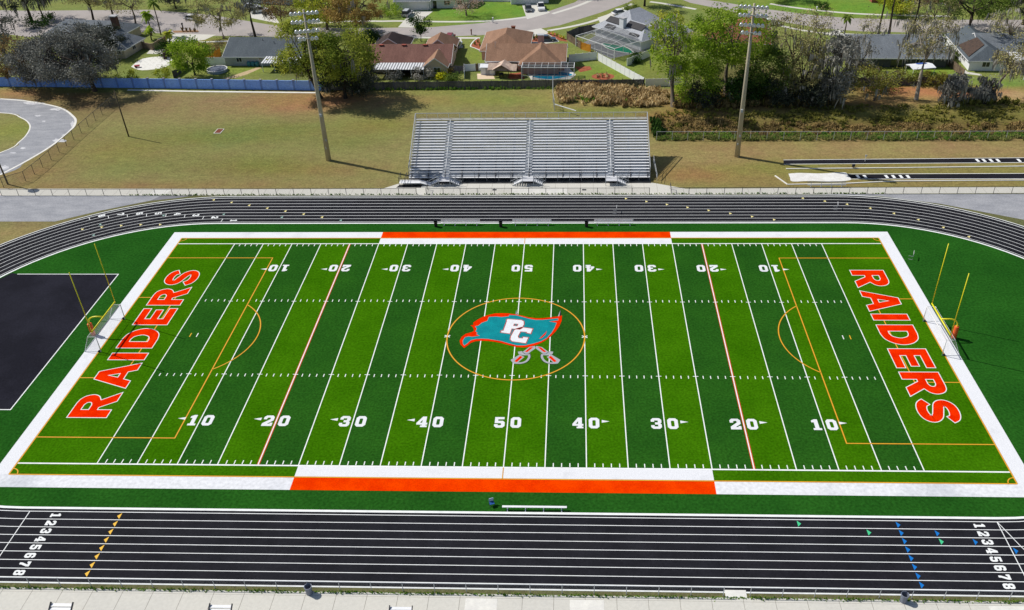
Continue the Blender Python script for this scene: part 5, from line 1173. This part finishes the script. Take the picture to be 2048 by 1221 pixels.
tree('street_tree', 'dark trunked mossy street tree behind the small charcoal house', (511, 75), -40, 4.5, 'grey', .45, 25, 20, 60, .3, moss=160, tr=.3, bark=BARK_D, group=SO)
tree('street_tree', 'dark grey tree across the road at the top edge left of the parked white car', (352, 18), -32, 6.0, 'dark', .3, 26, 26, 90, .34, moss=120, mossm='mossd', tr=.3, bark=BARK_D)
tree('street_tree', 'dry tan oak at the top edge left of the floodlight head', (566, 52), -14, 5.0, 'rust', .28, 27, 30, 90, .3, moss=60, tr=.26)
tree('street_tree', 'olive green oak behind the floodlight head', (655, 60), -22, 8.0, 'lime', .3, 28, 56, 190, .34, moss=80, tr=.36, cl=1.5)
tree('street_tree', 'orange tinged mossy oak left of the white garage house', (716, 77), -20, 7.6, 'orange', .38, 29, 50, 150, .32, moss=160, mossl=2.6, tr=.42, bark=BARK)
tree('green_tree', 'bright green leafy tree between the gravel patio and the small charcoal house', (390, 151), 82, 4.3, 'green', .18, 31, 40, 110, .34, tr=.24, cl=1.2, lo=.15)
tree('bush', 'dark olive bush behind the gravel patio', (337, 111), 86, 1.9, 'dkgreen', .05, 32, 14, 90, .28, tr=.1, cat='bush')
tree('bush', 'dry brown bush left of the small charcoal house', (415, 112), 86, 3.2, 'rust', .05, 33, 18, 80, .26, tr=.12, cat='bush')
palm('tall palm beside the charcoal house', (322, 70), 0, 18, 2.0, 41, 'palms by the charcoal house', leaf='mid'); palm('bushy bright palm left of the tall palm', (304, 72), 22, 20, 1.9, 42, 'palms by the charcoal house', leaf='green')
palm('short palm by the tan garden wall', (303, 80), 52, 16, 1.7, 43, 'palms by the charcoal house', leaf='green'); palm('short yellow palm behind the olive bush', (341, 88), 60, 16, 1.8, 44, 'palms by the charcoal house', leaf='lime')
tree('pine_tree', 'leaning pine with leaf tufts left of the floodlight mast', (643, 197), 42, 5.2, 'pine', .28, 45, 46, 160, .32, lean=(-3.6, 0), moss=160, mossl=2.0, tr=.34, bark=BARK_D, cl=1.1, off=(.9, 0), lo=.22, fork=6)
tree('oak_tree', 'dense green oak with dark moss right of the floodlight mast', (691, 197), 52, 6.8, 'pine', .28, 46, 60, 140, .34, moss=300, mossl=2.2, mossm='mossd', tr=.42, bark=BARK_D, cl=1.45, lo=.28, mtop=.7)
tree('oak_tree', 'low dark mossy tree at the right foot of the dense green oak', (704, 192), 112, 5.4, 'dark', .06, 56, 40, 130, .34, moss=260, mossm='mossd', tr=.3, bark=BARK_D, lo=.08)
tree('oak_tree', 'dark shaded tree behind the dense green oak', (670, 176), 105, 5.2, 'dkgreen', .08, 47, 36, 120, .34, moss=120, mossm='mossd', tr=.3, bark=BARK_D, lo=.1)
tree('bush', 'black green hedge bush left of the long brown house', (742, 85), 66, 2.3, 'dkgreen', .04, 48, 16, 110, .28, tr=0, cat='bush')
tree('small_tree', 'small round street tree in front of the white garage house', (842, 83), 28, 2.7, 'dkgreen', .3, 49, 26, 60, .3, tr=.12, bark=BARK, cl=.9)
tree('bare_tree', 'bare pinkish tree on the bright lawn', (933, 32), -18, 4.6, 'bare', .22, 50, 34, 50, .2, tr=.26, bark=BARK, cl=1.2, fork=7)
tree('bush', 'bright green bush beside the white garage', (783, 31), 12, 2.4, 'green', .04, 51, 12, 80, .28, tr=0, cat='bush')
tree('street_tree', 'dark trunked tree at the top edge behind the light grey house', (1289, 13), -70, 4.5, 'mid', .4, 52, 24, 90, .34, moss=40, tr=.3, bark=BARK_D)
tree('street_tree', 'tree at the top edge shading the street', (1148, -14), -80, 6.0, 'mid', .3, 53, 36, 100, .36, tr=.3)
# garden bushes
for u, v, vt, r, lf, lb in ((748, 158, 136, 1.9, 'grey', 'grey twiggy bush left end under the ribbed patio roof'), (787, 159, 138, 1.8, 'grey', 'grey twiggy bush in the middle under the ribbed patio roof'), (845, 159, 136, 2.1, 'moss', 'pale grey bush at the right end of the ribbed patio roof'), (878, 150, 135, 1.3, 'mid', 'green bush before the gable end of the long brown house'),
    (892, 148, 135, 1.2, 'orange', 'orange leaved bush by the dark side fence'), (886, 158, 148, .8, 'yellow', 'yellow flowering bush behind the board fence'), (908, 161, 150, 1.8, 'mid', 'low bright green bush behind the board fence'), (726, 158, 143, 1.5, 'lime', 'olive bush at the left end of the long brown house'), (1270, 125, 108, 1.2, 'dkgreen', 'dark bush beside the white vinyl fence'), (1262, 22, 12, 2.0, 'mid', 'round bush by the street beyond the light grey house'),
    (1640, 16, 6, 2.2, 'dkgreen', 'dark bush on the bright lawn at the top'), (1905, 118, 98, 2.0, 'mid', 'green bush along the side of the white house'), (1845, 172, 140, 2.0, 'brushg', 'olive bush left of the tall pale trunk by the dark fence'), (1870, 176, 140, 2.4, 'brushg', 'big olive bush right of the tall pale trunk by the dark fence'), (330, 165, 135, 1.6, 'lime', 'wispy green bush behind the blue wall'), (260, 168, 140, 2.4, 'lime', 'wispy olive bush at the right foot of the huge grey oak')):
    tree('bush', lb, (u, v), vt, r, lf, .05, int(u), 12, 60, .26, tr=.07, cl=.7, cat='bush', H=None)
RT = 'trees in the grove right of the bleachers'
tree('oak_tree', 'tall mossy tree at the left end of the grove', (1345, 219), 22, 4.0, 'green', .34, 61, 34, 85, .34, moss=260, mossl=2.2, tr=.42, bark=BARK, group=RT, lo=.3, off=(-1, 0))
tree('green_tree', 'low bright green tree beside the tall left one of the grove', (1382, 212), 118, 4.8, 'green', .08, 62, 38, 100, .34, tr=.2, group=RT, lo=.08)
tree('green_tree', 'broad light green tree with forked trunk in the grove', (1450, 196), 8, 8.0, 'green', .42, 63, 70, 110, .36, tr=.42, bark=BARK, cl=1.6, group=RT, fork=6, off=(-.5, 0), ry=7)
tree('green_tree', 'airy green tree before the light grey house', (1332, 130), 22, 3.6, 'lime', .3, 64, 26, 70, .32, moss=90, tr=.2, group=RT)
tree('green_tree', 'mid green tree right of the second floodlight mast', (1532, 204), 92, 4.4, 'mid', .1, 65, 40, 110, .34, tr=.24, group=RT, lo=.1)
tree('bare_tree', 'airy olive tree with bare twigs behind the second floodlight mast', (1575, 196), 14, 6.4, 'olive', .34, 66, 56, 56, .26, moss=120, tr=.3, group=RT, fork=7)
tree('moss_tree', 'dark tree hung with grey moss, left one of the dark pair', (1598, 209), 74, 3.6, 'olive', .1, 67, 46, 70, .32, moss=420, mossl=2.2, mossm='moss', tr=.34, bark=BARK_D, group=RT, lo=.1, fork=6)
tree('moss_tree', 'dark tree hung with grey moss, right one of the dark pair', (1660, 213), 62, 4.0, 'grey', .08, 68, 50, 80, .32, moss=520, mossl=2.4, mossm='moss', tr=.36, bark=BARK_D, group=RT, lo=.1, fork=6)
tree('moss_tree', 'grey mossy tree before the wide charcoal roof', (1705, 180), 62, 3.8, 'grey', .3, 69, 26, 30, .28, moss=420, mossl=2.4, tr=.22, group=RT)
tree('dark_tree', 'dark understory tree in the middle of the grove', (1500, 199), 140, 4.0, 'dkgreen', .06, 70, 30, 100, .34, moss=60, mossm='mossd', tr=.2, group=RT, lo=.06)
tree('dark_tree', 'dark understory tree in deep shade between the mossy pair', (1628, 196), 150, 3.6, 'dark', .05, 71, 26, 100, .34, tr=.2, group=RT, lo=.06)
tree('spreading_tree', 'low spreading olive tree over the bare orange bank', (1748, 204), 138, 8.2, 'brushg', .35, 72, 50, 90, .26, moss=140, mossl=1.8, tr=.26, group=RT, flat=.8, ry=4.5, cl=1.2, fork=8, droop=.8, off=(-1, 0))
tree('moss_tree', 'tall tree with pale straight trunk and mossy crown', (1832, 201), 32, 5.4, 'olive', .5, 73, 44, 40, .28, moss=620, mossl=2.2, tr=.4, bark=BARK_L, group=RT, fork=7, lo=.42)
tree('moss_tree', 'short stump wrapped in grey moss on the bank', (1903, 212), 152, 2.4, 'grey', .05, 74, 26, 60, .28, moss=620, mossl=2.4, tr=.5, bark=BARK_D, group=RT, cl=.8, lo=.2)
tree('moss_tree', 'moss wrapped trunk before the white house', (1966, 211), 150, 2.0, 'grey', .05, 75, 24, 50, .28, moss=560, mossl=2.4, tr=.5, bark=BARK_D, group=RT, cl=.8, lo=.2)
tree('moss_tree', 'leaning mossy tree over the screened porch of the white house', (1978, 206), 95, 4.6, 'olive', .5, 76, 30, 50, .28, moss=420, mossl=1.8, tr=.3, group=RT, lean=(3, 0), lo=.4)
tree('bare_tree', 'airy grey tree above the roof of the white house', (2008, 110), 18, 4.8, 'olive', .35, 77, 28, 40, .26, moss=200, tr=.24, group=RT)
tree('oak_tree', 'wide dark green oak with branching trunk across the right street', (1936, 63), -30, 8.2, 'mid', .32, 78, 52, 110, .36, moss=120, tr=.5, bark=BARK_D, cl=1.6, fork=7)
tree('oak_tree', 'grey mossy oak across the right street at the right edge', (2046, 50), -35, 6.0, 'dark', .3, 79, 34, 90, .34, moss=200, tr=.4, bark=BARK_D)
tree('bare_tree', 'pale airy tree left of the wide dark green oak', (1862, 66), -5, 6.0, 'olive', .3, 80, 36, 60, .28, moss=120, tr=.24)
for u, v, s_, lb in ((1756, 69, 1, 'leftmost of the three tall thin pines'), (1778, 71, 2, 'middle one of the three tall thin pines'), (1822, 72, 3, 'rightmost of the three tall thin pines')):
    tree('thin_pine', lb, (u, v), -75, 2.6, 'lime', .72, 90+s_, 14, 70, .32, tr=.26, bark=BARK_D, group='tall thin pines by the right street')
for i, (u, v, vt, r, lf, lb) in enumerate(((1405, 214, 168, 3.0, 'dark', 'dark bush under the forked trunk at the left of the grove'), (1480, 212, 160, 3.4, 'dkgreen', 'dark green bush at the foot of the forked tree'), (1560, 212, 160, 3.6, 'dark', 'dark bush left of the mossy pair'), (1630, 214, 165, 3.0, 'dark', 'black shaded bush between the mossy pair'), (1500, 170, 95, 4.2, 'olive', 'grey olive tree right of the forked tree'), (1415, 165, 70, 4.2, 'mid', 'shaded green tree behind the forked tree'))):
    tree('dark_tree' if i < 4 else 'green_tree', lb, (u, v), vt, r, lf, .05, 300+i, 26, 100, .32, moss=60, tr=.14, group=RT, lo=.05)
palm('palm beside the right street', (1688, 71), 28, 18, 1.9, 95, leaf='mid')
tree('green_tree', 'olive tree before the red brick house', (1800, 30), -14, 5.4, 'lime', .25, 96, 34, 90, .34, tr=.24)
tree('street_tree', 'reddish olive tree at the top edge right of the second floodlight', (1560, 0), -50, 5, 'orange', .25, 97, 26, 80, .32, tr=.24)
tree('bare_tree', 'thin twiggy tree by the right street behind the dark mossy pair', (1640, 92), 18, 3.4, 'olive', .35, 98, 20, 26, .24, moss=40, tr=.14)
tree('bare_tree', 'thin twiggy tree above the wide charcoal roof', (1740, 100), 30, 4.0, 'olive', .35, 99, 22, 24, .24, moss=60, tr=.14)

# ground cover nobody could count
def tuft(m_, p, h, sp, k, rg, t0, w_=.07):
    for _ in range(k):
        a = rg.uniform(0, 2*PI); r = sp*rg.uniform(.3, 1.1); d = V((math.cos(a), math.sin(a), 0)); s = V((-d.y, d.x, 0))*w_*rg.uniform(.6, 1.4); hh = h*rg.uniform(.6, 1.2)
        b_ = p+d*r*.12; mid = p+d*r*.5+V((0, 0, hh)); e = p+d*r+V((0, 0, hh*rg.uniform(.35, .85))); t = min(1, max(0, t0+rg.gauss(0, .2)))
        m_.add([b_-s, b_+s, mid+s*.8, mid-s*.8, e], [(0, 1, 2, 3), (3, 2, 4)], 0, t)
def inside(p, ring):
    c = False; j = len(ring)-1
    for i in range(len(ring)):
        if (ring[i][1] > p[1]) != (ring[j][1] > p[1]) and p[0] < (ring[j][0]-ring[i][0])*(p[1]-ring[i][1])/(ring[j][1]-ring[i][1])+ring[i][0]: c = not c
        j = i
    return c
def cover(name, ring, count, h, sp, k, leaf, seed, w_=.07, clump=0):
    rg = random.Random(seed); m_ = MB(); xs_ = [p[0] for p in ring]; ys_ = [p[1] for p in ring]; c = 0; tries = 0
    cents = [(rg.uniform(min(xs_), max(xs_)), rg.uniform(min(ys_), max(ys_)), rg.random()) for _ in range(clump)] if clump else None
    while c < count and tries < count*30:
        tries += 1
        if cents: q = rg.choice(cents); p = (q[0]+rg.gauss(0, .8), q[1]+rg.gauss(0, .5)); t0 = q[2]
        else: p = (rg.uniform(min(xs_), max(xs_)), rg.uniform(min(ys_), max(ys_))); t0 = rg.random()
        if not inside(p, ring): continue
        s = rg.uniform(.5, 1.35); tuft(m_, V((p[0], p[1], gz(*p))), h*s, sp*s, k, rg, t0, w_); c += 1
    o = m_.build(name, LF[leaf], None, tint=True); o['kind'] = 'stuff'; return o
cover('dry_grass', GZ([(1114, 178), (1150, 170), (1230, 176), (1290, 182), (1336, 188), (1338, 216), (1290, 220), (1230, 214), (1160, 210), (1114, 208)]), 760, 1.05, 1.05, 16, 'straw', 5, .08, clump=130)
cover('green_weeds', GZ([(1118, 185), (1300, 190), (1320, 214), (1120, 206)]), 50, .7, .6, 12, 'weed', 6)
cover('brown_undergrowth', GZ([(1345, 200), (1420, 192), (1560, 196), (1660, 200), (1680, 214), (1600, 220), (1480, 222), (1400, 224), (1345, 222)]), 620, 1.0, 1.0, 14, 'brush', 7, .09)
cover('olive_undergrowth', GZ([(1345, 190), (1660, 190), (1690, 216), (1345, 220)]), 200, 1.1, .9, 14, 'brushg', 8, .1)
cover('bank_brush', GZ([(1300, 232), (1420, 238), (1560, 244), (1750, 246), (2060, 244), (2060, 262), (1750, 266), (1500, 266), (1330, 262)]), 1500, .55, .8, 12, 'brush', 9, .09, clump=170)
cover('bank_grass', GZ([(1300, 222), (2060, 214), (2060, 262), (1330, 262)]), 1700, .4, .6, 10, 'brushg', 10, .07, clump=240)
cover('fence_weeds', GZ([(1310, 266), (1500, 270), (2060, 270), (2060, 281), (1313, 281)]), 260, .45, .6, 9, 'weed', 11, .06, clump=60)
cover('fence_grass', GZ([(1310, 266), (1500, 270), (2060, 270), (2060, 282), (1313, 282)]), 1300, .42, .6, 9, 'weedo', 21, .06, clump=260)
cover('fence_top_weeds', GZ([(1310, 262), (2060, 262), (2060, 270), (1310, 270)]), 500, .6, .5, 9, 'weed', 22, .06, clump=90)
cover('fence_vines', GZ([(1300, 240), (1322, 245), (1330, 272), (1306, 276)]), 60, 1.1, .8, 12, 'dkgreen', 12, .1)
cover('bank_shrubs', GZ([(1880, 205), (2020, 205), (2040, 216), (1880, 218)]), 90, .9, .8, 14, 'brushg', 14, .1)
rgw = random.Random(3); m_ = MB()
for _ in range(1500):
    x = rgw.uniform(-60, 60); y = -41.1-abs(rgw.gauss(0, .12)); tuft(m_, V((x, y, 0)), .12*rgw.uniform(.4, 1.6)*(1+.6*math.sin(x*.8)), .12, 5, rgw, rgw.random(), .035)
o = m_.build('edge_weeds', LF['weed'], None, tint=True); o['kind'] = 'stuff'
m_ = MB()
for _ in range(700):
    x = rgw.uniform(-70, 60); y = 41.05+abs(rgw.gauss(0, .12)); tuft(m_, V((x, y, 0)), .16*rgw.uniform(.4, 1.6), .16, 5, rgw, rgw.random(), .05)
o = m_.build('fence_foot_weeds', LF['weed'], None, tint=True); o['kind'] = 'stuff'
m_ = MB()
for _ in range(260):
    x = rgw.uniform(-42, 24); y = G(900, 178).y-.35-abs(rgw.gauss(0, .3)); tuft(m_, V((x, y, 0)), .5*rgw.uniform(.4, 1.4), .35, 6, rgw, rgw.random(), .06)
o = m_.build('board_fence_weeds', LF['weed'], None, tint=True); o['kind'] = 'stuff'
# ------------------------------------------------------------------ cars
TYRE = mat('tyre_rubber', (.02, .02, .021), .8, .1, 3); CHROME = mat('wheel_alloy', (.5, .5, .52), .35, .1, 3, metal=.6)
def car(label, u, v, rz, paint, kind='car', L_=4.5):
    p = G(u, v); t = thing('parked_car', label, {'suv': 'car', 'truck': 'pickup', 'car': 'car'}[kind], (p.x, p.y, .012), rz, 'cars parked at the houses')
    hb = {'car': .72, 'suv': .85, 'truck': .9}[kind]; ht = {'car': 1.42, 'suv': 1.72, 'truck': 1.82}[kind]; W2 = .9; h2 = L_/2
    prof = [(-h2, .35), (-h2, hb*.92), (-h2+.15, hb), (h2-1.1, hb), (h2-.1, hb*.86), (h2, hb*.6), (h2, .32), (h2-.2, .25), (-h2+.2, .25)]
    m_ = MB(); n = len(prof); vs = [(x, y, z) for y in (-W2, W2) for x, z in prof]
    m_.add(vs, [tuple(range(n))] + [tuple(range(2*n-1, n-1, -1))]+[((i+1) % n, i, n+i, n+(i+1) % n) for i in range(n)])
    pm = mat('car_paint_'+paint[0], paint[1], .3, .04, 1, spec=.5); m_.build('body', pm, t)
    x0, x1, x2, x3 = {'car': (-h2+.35, -h2+1.15, .25, 1.1), 'suv': (-h2+.05, -h2+.45, .4, 1.15), 'truck': (-.55, -.25, .75, 1.35)}[kind]
    g = MB(); b0, b1 = W2-.06, W2-.22
    g.add([(x0, -b0, hb), (x3, -b0, hb), (x3, b0, hb), (x0, b0, hb), (x1, -b1, ht-.05), (x2, -b1, ht-.05), (x2, b1, ht-.05), (x1, b1, ht-.05)], [(0, 1, 5, 4), (1, 2, 6, 5), (2, 3, 7, 6), (3, 0, 4, 7), (4, 5, 6, 7)]); g.build('window_glass', GLASS, t)
    r = MB(); r.add([(x1-.04, -b1-.02, ht-.06), (x2+.04, -b1-.02, ht-.06), (x2+.04, b1+.02, ht-.06), (x1-.04, b1+.02, ht-.06), (x1+.05, -b1+.05, ht), (x2-.05, -b1+.05, ht), (x2-.05, b1-.05, ht), (x1+.05, b1-.05, ht)], [(0, 1, 5, 4), (1, 2, 6, 5), (2, 3, 7, 6), (3, 0, 4, 7), (4, 5, 6, 7)]); r.build('roof_panel', pm, t)
    if kind == 'truck': k = MB(); k.b2(-h2+.12, x0-.1, -W2+.12, W2-.12, hb+.004, hb+.03); k.build('cargo_bed', DKM, t)
    for sx in (-1, 1):
        for sy in (-1, 1):
            w_ = MB(); c = V((sx*(h2-.85), sy*(W2-.08), .33)); w_.lathe(c, [(0, -.11), (.33, -.11), (.34, 0), (.33, .11), (0, .11)], 14, ax=(0, sy, 0)); wo = w_.build('wheel', TYRE, t, smooth=False)
            h_ = MB(); h_.lathe(c, [(.2, .112), (.19, .125), (0, .125)], 10, ax=(0, sy, 0)); h_.build('rim', CHROME, wo)
    for sy in (-1, 1): l = MB(); l.box((h2-.02, sy*.62, hb*.68), (.08, .36, .14)); l.build('headlight', TRIM, t); l = MB(); l.box((-h2+.01, sy*.68, hb*.75), (.06, .24, .18)); l.build('tail_light', mat('tail_red', (.35, .02, .02), .4, .1, 2), t)
    for sy in (-1, 1): l = MB(); l.box((x3-.25, sy*(W2+.06), hb+.06), (.16, .14, .12)); l.build('mirror', pm, t)
SILV = ('silver', (.5, .52, .55)); WHT = ('white', (.78, .79, .8)); DGR = ('dark_grey', (.12, .13, .14)); RED = ('red', (.25, .03, .035)); LBL = ('pale_blue', (.5, .58, .66))
car('silver SUV on the drive of the white garage house', 815, 31, rad(80), SILV, 'suv', 4.7)
car('dark grey car beside the white pickup', 1057, 21, rad(-84), DGR, 'car', 4.6); car('white pickup truck on the drive at the top edge', 1082, 18, rad(-84), WHT, 'truck', 5.6)
car('red SUV parked beside the long brown house', 901, 80, rad(85), RED, 'suv', 4.7); car('pale blue car in front of the red SUV', 915, 94, rad(85), LBL, 'car', 4.5)
car('white car parked at the far kerb under the grey street oak', 386, 40, rad(-12), WHT, 'car', 4.6); car('white car on the drive of the pale grey house', 520, 25, rad(25), WHT, 'suv', 4.9); car('white car half hidden behind the tree at the pale grey house', 502, 17, rad(30), SILV, 'car', 4.5)
car('white car behind the light grey roof by the street', 1240, 29, rad(28), WHT, 'car', 4.6); car('dark blue car behind the pink chimney', 1094, 82, rad(5), ('navy', (.06, .09, .14)), 'car', 4.5)
car('white car on the right street behind the second floodlight', 1541, 50, rad(-10), WHT, 'car', 4.6)

# ------------------------------------------------------------------ garden things
p = G(435, 143); t = thing('raised_pool', 'round raised pool with grey cover on the lawn of the small charcoal house', 'pool', p)
m_ = MB(); m_.lathe((0, 0, 0), [(2.3, 0), (2.3, .6), (2.15, .6), (2.15, .5)], 28); m_.build('pool_wall', mat('pool_wall_grey', lin((150, 160, 170)), .6, .08, 2), t); m_ = MB(); m_.lathe((0, 0, 0), [(2.15, .51), (0, .48)], 28); m_.build('pool_cover', mat('pool_cover_grey', lin((96, 104, 122)), .6, .1, 1), t); m_ = MB(); m_.lathe((0, 0, 0), [(2.13, .61), (2.13, .65), (2.35, .65), (2.35, .61)], 28); m_.build('pool_rim', TRIM, t)
TEAL = mat('teal_plastic', lin((70, 130, 140)), .5, .1, 3)
for u, l in ((499, 'leftmost teal barrel by the grey wall'), (507, 'middle teal barrel by the grey wall'), (515, 'rightmost teal barrel by the grey wall')):
    p = G(u, 132.5); m_ = MB(p); m_.lathe(p, [(0, 0), (.42, 0), (.5, .3), (.5, .75), (.42, 1.05), (.2, 1.1), (0, 1.1)], 14); tag(m_.build('barrel', TEAL, smooth=True), l, 'barrel', 'teal barrels by the small charcoal house')
CAN = two_scale('tan_canvas', lin((212, 190, 172)), lin((190, 164, 148)), .8, 5, .12)
p = G(1007, 152); t = thing('gazebo', 'tan roofed garden gazebo on the paved terrace', 'gazebo', p, rad(-8))
R_, F_, W_ = MB(), MB(), MB(); block(R_, W_, F_, -1.6, 1.6, -1.4, 1.4, 2.2, 3.1, 'y', 0, 0); R_.build('canopy', CAN, t)
R_, F2, W2_ = MB(), MB(), MB(); block(R_, W2_, F2, -2.8, 2.8, -.9, .9, 2.15, 2.85, 'x', 0, 0); R_.build('side_canopy', CAN, t)
for x in (-2.4, 2.4):
    for y in (-1.2, 1.2): m_ = MB(); m_.bar((x*.62, y, 0), (x*.62, y, 2.2), .12); m_.build('post', mat('dark_timber', lin((84, 66, 56)), .9, .2, 3), t)
p = G(1003, 156); t = thing('grill', 'black grill standing by the gazebo', 'grill', p); m_ = MB(); m_.box((0, 0, .8), (.9, .55, .3)); m_.build('firebox', BLK, t); m_ = MB(); m_.lathe((0, 0, .95), [(.45, 0), (.35, .2), (0, .3)], 12); m_.build('lid', BLK, t)
for x in (-.35, .35): m_ = MB(); m_.bar((x, 0, 0), (x, 0, .66), .08); m_.build('leg', BLK, t)
p = G(977, 147); t = thing('garden_shed', 'small white garden shed beside the tan slab', 'shed', p, rad(-4)); R_, F_, W_ = MB(), MB(), MB(); block(R_, W_, F_, -1.6, 1.6, -1.1, 1.1, 1.8, 2.2, 'x', 0, 0, oh=.15, ro=.15); R_.build('roof', VINYL, t); W_.build('walls', W_WHT, t); m_ = MB(); m_.box((0, -1.12, .85), (.9, .05, 1.6)); m_.build('door', W_GRY, t)
p = G(331, 118.5); m_ = MB(p); m_.lathe(p, [(0, 0), (.45, 0), (.4, .5), (.36, 1.5), (.3, 1.6), (0, 1.6)], 10); tag(m_.build('tree_stump', BARK_D), 'dark upright stump on the pale gravel patio', 'stump')
p = G(275, 135.5); t = thing('garden_cart', 'small red cart on the pale gravel patio', 'cart', p, .4); m_ = MB(); m_.box((0, 0, .4), (1.1, .65, .3), 0, 0, 1.15); m_.build('tub', mat('red_plastic', lin((160, 60, 70)), .6, .1, 3), t)
for s in (-1, 1): m_ = MB(); m_.lathe((-.3, s*.36, .2), [(0, -.05), (.2, -.05), (.2, .05), (0, .05)], 12, ax=(0, 1, 0)); m_.build('wheel', TYRE, t)
p = G(1838, 149); t = thing('garden_canopy', 'white garden canopy with a blue corner below the wide charcoal house', 'canopy', p, rad(12)); R_, F_, W_ = MB(), MB(), MB(); block(R_, W_, F_, -2.6, 2.6, -1.6, 1.6, 1.9, 2.2, 'x', 0, 0, oh=.1, ro=.1); R_.build('canopy', VINYL, t)
m_ = MB(); m_.add([(-.6, .25, 2.26), (1.6, .25, 2.26), (1.6, 1.5, 2.03), (-.6, 1.5, 2.03)], [(0, 1, 2, 3)]); m_.build('tarp', mat('blue_tarp', lin((60, 90, 170)), .6, .1, 2), t)
for x in (-2.5, 2.5):
    for y in (-1.5, 1.5): m_ = MB(); m_.bar((x, y, 0), (x, y, 1.9), .08); m_.build('post', TRIM, t)
p = G(866, 157); t = thing('step_ladder', 'white step ladder standing under the ribbed patio roof', 'ladder', G(799, 158), .3)
for s in (-1, 1): m_ = MB(); m_.bar((s*.3, -.35, 0), (s*.15, 0, 1.7), .07); m_.bar((s*.3, .35, 0), (s*.15, 0, 1.7), .06); m_.build('rail', TRIM, t)
for k in range(4): m_ = MB(); z = .35*(k+1); m_.bar((-.27+.03*k, -.28+.07*k, z), (.27-.03*k, -.28+.07*k, z), .08); m_.build('rung', TRIM, t)
def mailbox(u, v, l, m_box):
    p = G(u, v); t = thing('mailbox', l, 'mailbox', p); m_ = MB(); m_.b2(-.12, .12, -.12, .12, 0, 1.0); m_.build('post', m_box, t); m_ = MB(); m_.box((0, 0, 1.2), (.3, .55, .35)); m_.build('box', m_box, t)
BRN = mat('brown_brick_post', lin((120, 70, 54)), .9, .2, 5)
mailbox(943, 70, 'low brown mailbox at the kerb left of the tan roofed house', BRN)
p = G(1027, 65); t = thing('brick_pillar', 'brown brick mailbox pillar by the wide white drive', 'pillar', p); m_ = MB(); m_.b2(-.45, .45, -.4, .4, 0, 1.4); m_.build('shaft', BRN, t); m_ = MB(); m_.b2(-.55, .55, -.5, .5, 1.4, 1.55); m_.build('cap', BRN, t)
mailbox(366, 57, 'small dark mailbox at the kerb by the palms', DKSTEEL); mailbox(986, 46, 'white mailbox at the far kerb opposite the tan roofed house', TRIM)
mailbox(1633, 24, 'white mailbox by the bright lawn at the top', TRIM)
# small plants set in the mulch beds, each one its own
def plant(u, v, l, leaf, h=.5, g=None):
    p = G(u, v); p.z = .012; rg = random.Random(int(u*7+v)); m_ = MB(p); tuft(m_, p, h, h*.9, 26, rg, rg.random(), .07); o = m_.build('garden_plant', LF[leaf], None, tint=True); tag(o, l, 'plant', g)
k = 0
for a in range(9):
    r = 15 if a % 2 else 9; plant(1206+r*math.cos(a*.7+.3), 153.5+r*.26*math.sin(a*.7+.3), 'pale straw tuft in the oval orange flower bed', 'straw', .55, 'straw tufts in the oval flower bed')
for u, v in ((1098, 69), (1106, 71), (1114, 74), (1121, 77), (1127, 79)): plant(u, v, 'yellow green plant in the mulch bed by the grey brown fence', 'lime', .8, 'plants in the mulch bed by the fence')
for u, v in ((1068, 80), (1074, 77), (1080, 82), (1066, 76)): plant(u, v, 'bushy green plant in the bed behind the pink chimney', 'mid', .9, 'plants behind the pink chimney')
for u, v in ((950, 90), (956, 86), (960, 94), (966, 102), (969, 108)): plant(u, v, 'small green plant in the curved bed beside the tan roofed house', 'mid', .6, 'plants in the curved mulch bed')
for u in (366, 374, 382, 390): plant(u, 63+(u-366)*.05, 'brown grass tuft in the kerb bed near the palms', 'rust', .9, 'brown tufts in the kerb bed')
sheet('kerb_bed', GZ([(345, 62), (396, 61), (398, 65), (348, 66)]), .0125, mat('bark_bed', lin((150, 116, 84)), .9, .2, 3))
# drain grates on the far walk, a cracked white bar behind the bleachers
for x, l in ((645, 'dark drain grate left on the far walk before the bleachers'), (1257, 'dark drain grate right on the far walk before the bleachers')):
    p = G(800+x/3.413, 200+615/3.413); m_ = MB((p.x, p.y, Z0)); m_.b2(p.x-.35, p.x+.35, p.y-.25, p.y+.25, 0, .03); [m_.b2(p.x-.3, p.x+.3, p.y-.2+.1*k, p.y-.15+.1*k, .03, .045) for k in range(4)]; tag(m_.build('drain_grate', DKSTEEL), l, 'drain cover')
a, b_ = G(1109, 218), G(1152, 231.5); m_ = MB(a); m_.bar(a+V((0, 0, 1.0)), b_+V((0, 0, 1.0)), .14); [m_.bar((q.x, q.y, 0), (q.x, q.y, 1.0), .08) for q in (a, b_)]; tag(m_.build('gate_bar', WPIPE), 'white bar gate slanting behind the bleachers', 'gate')
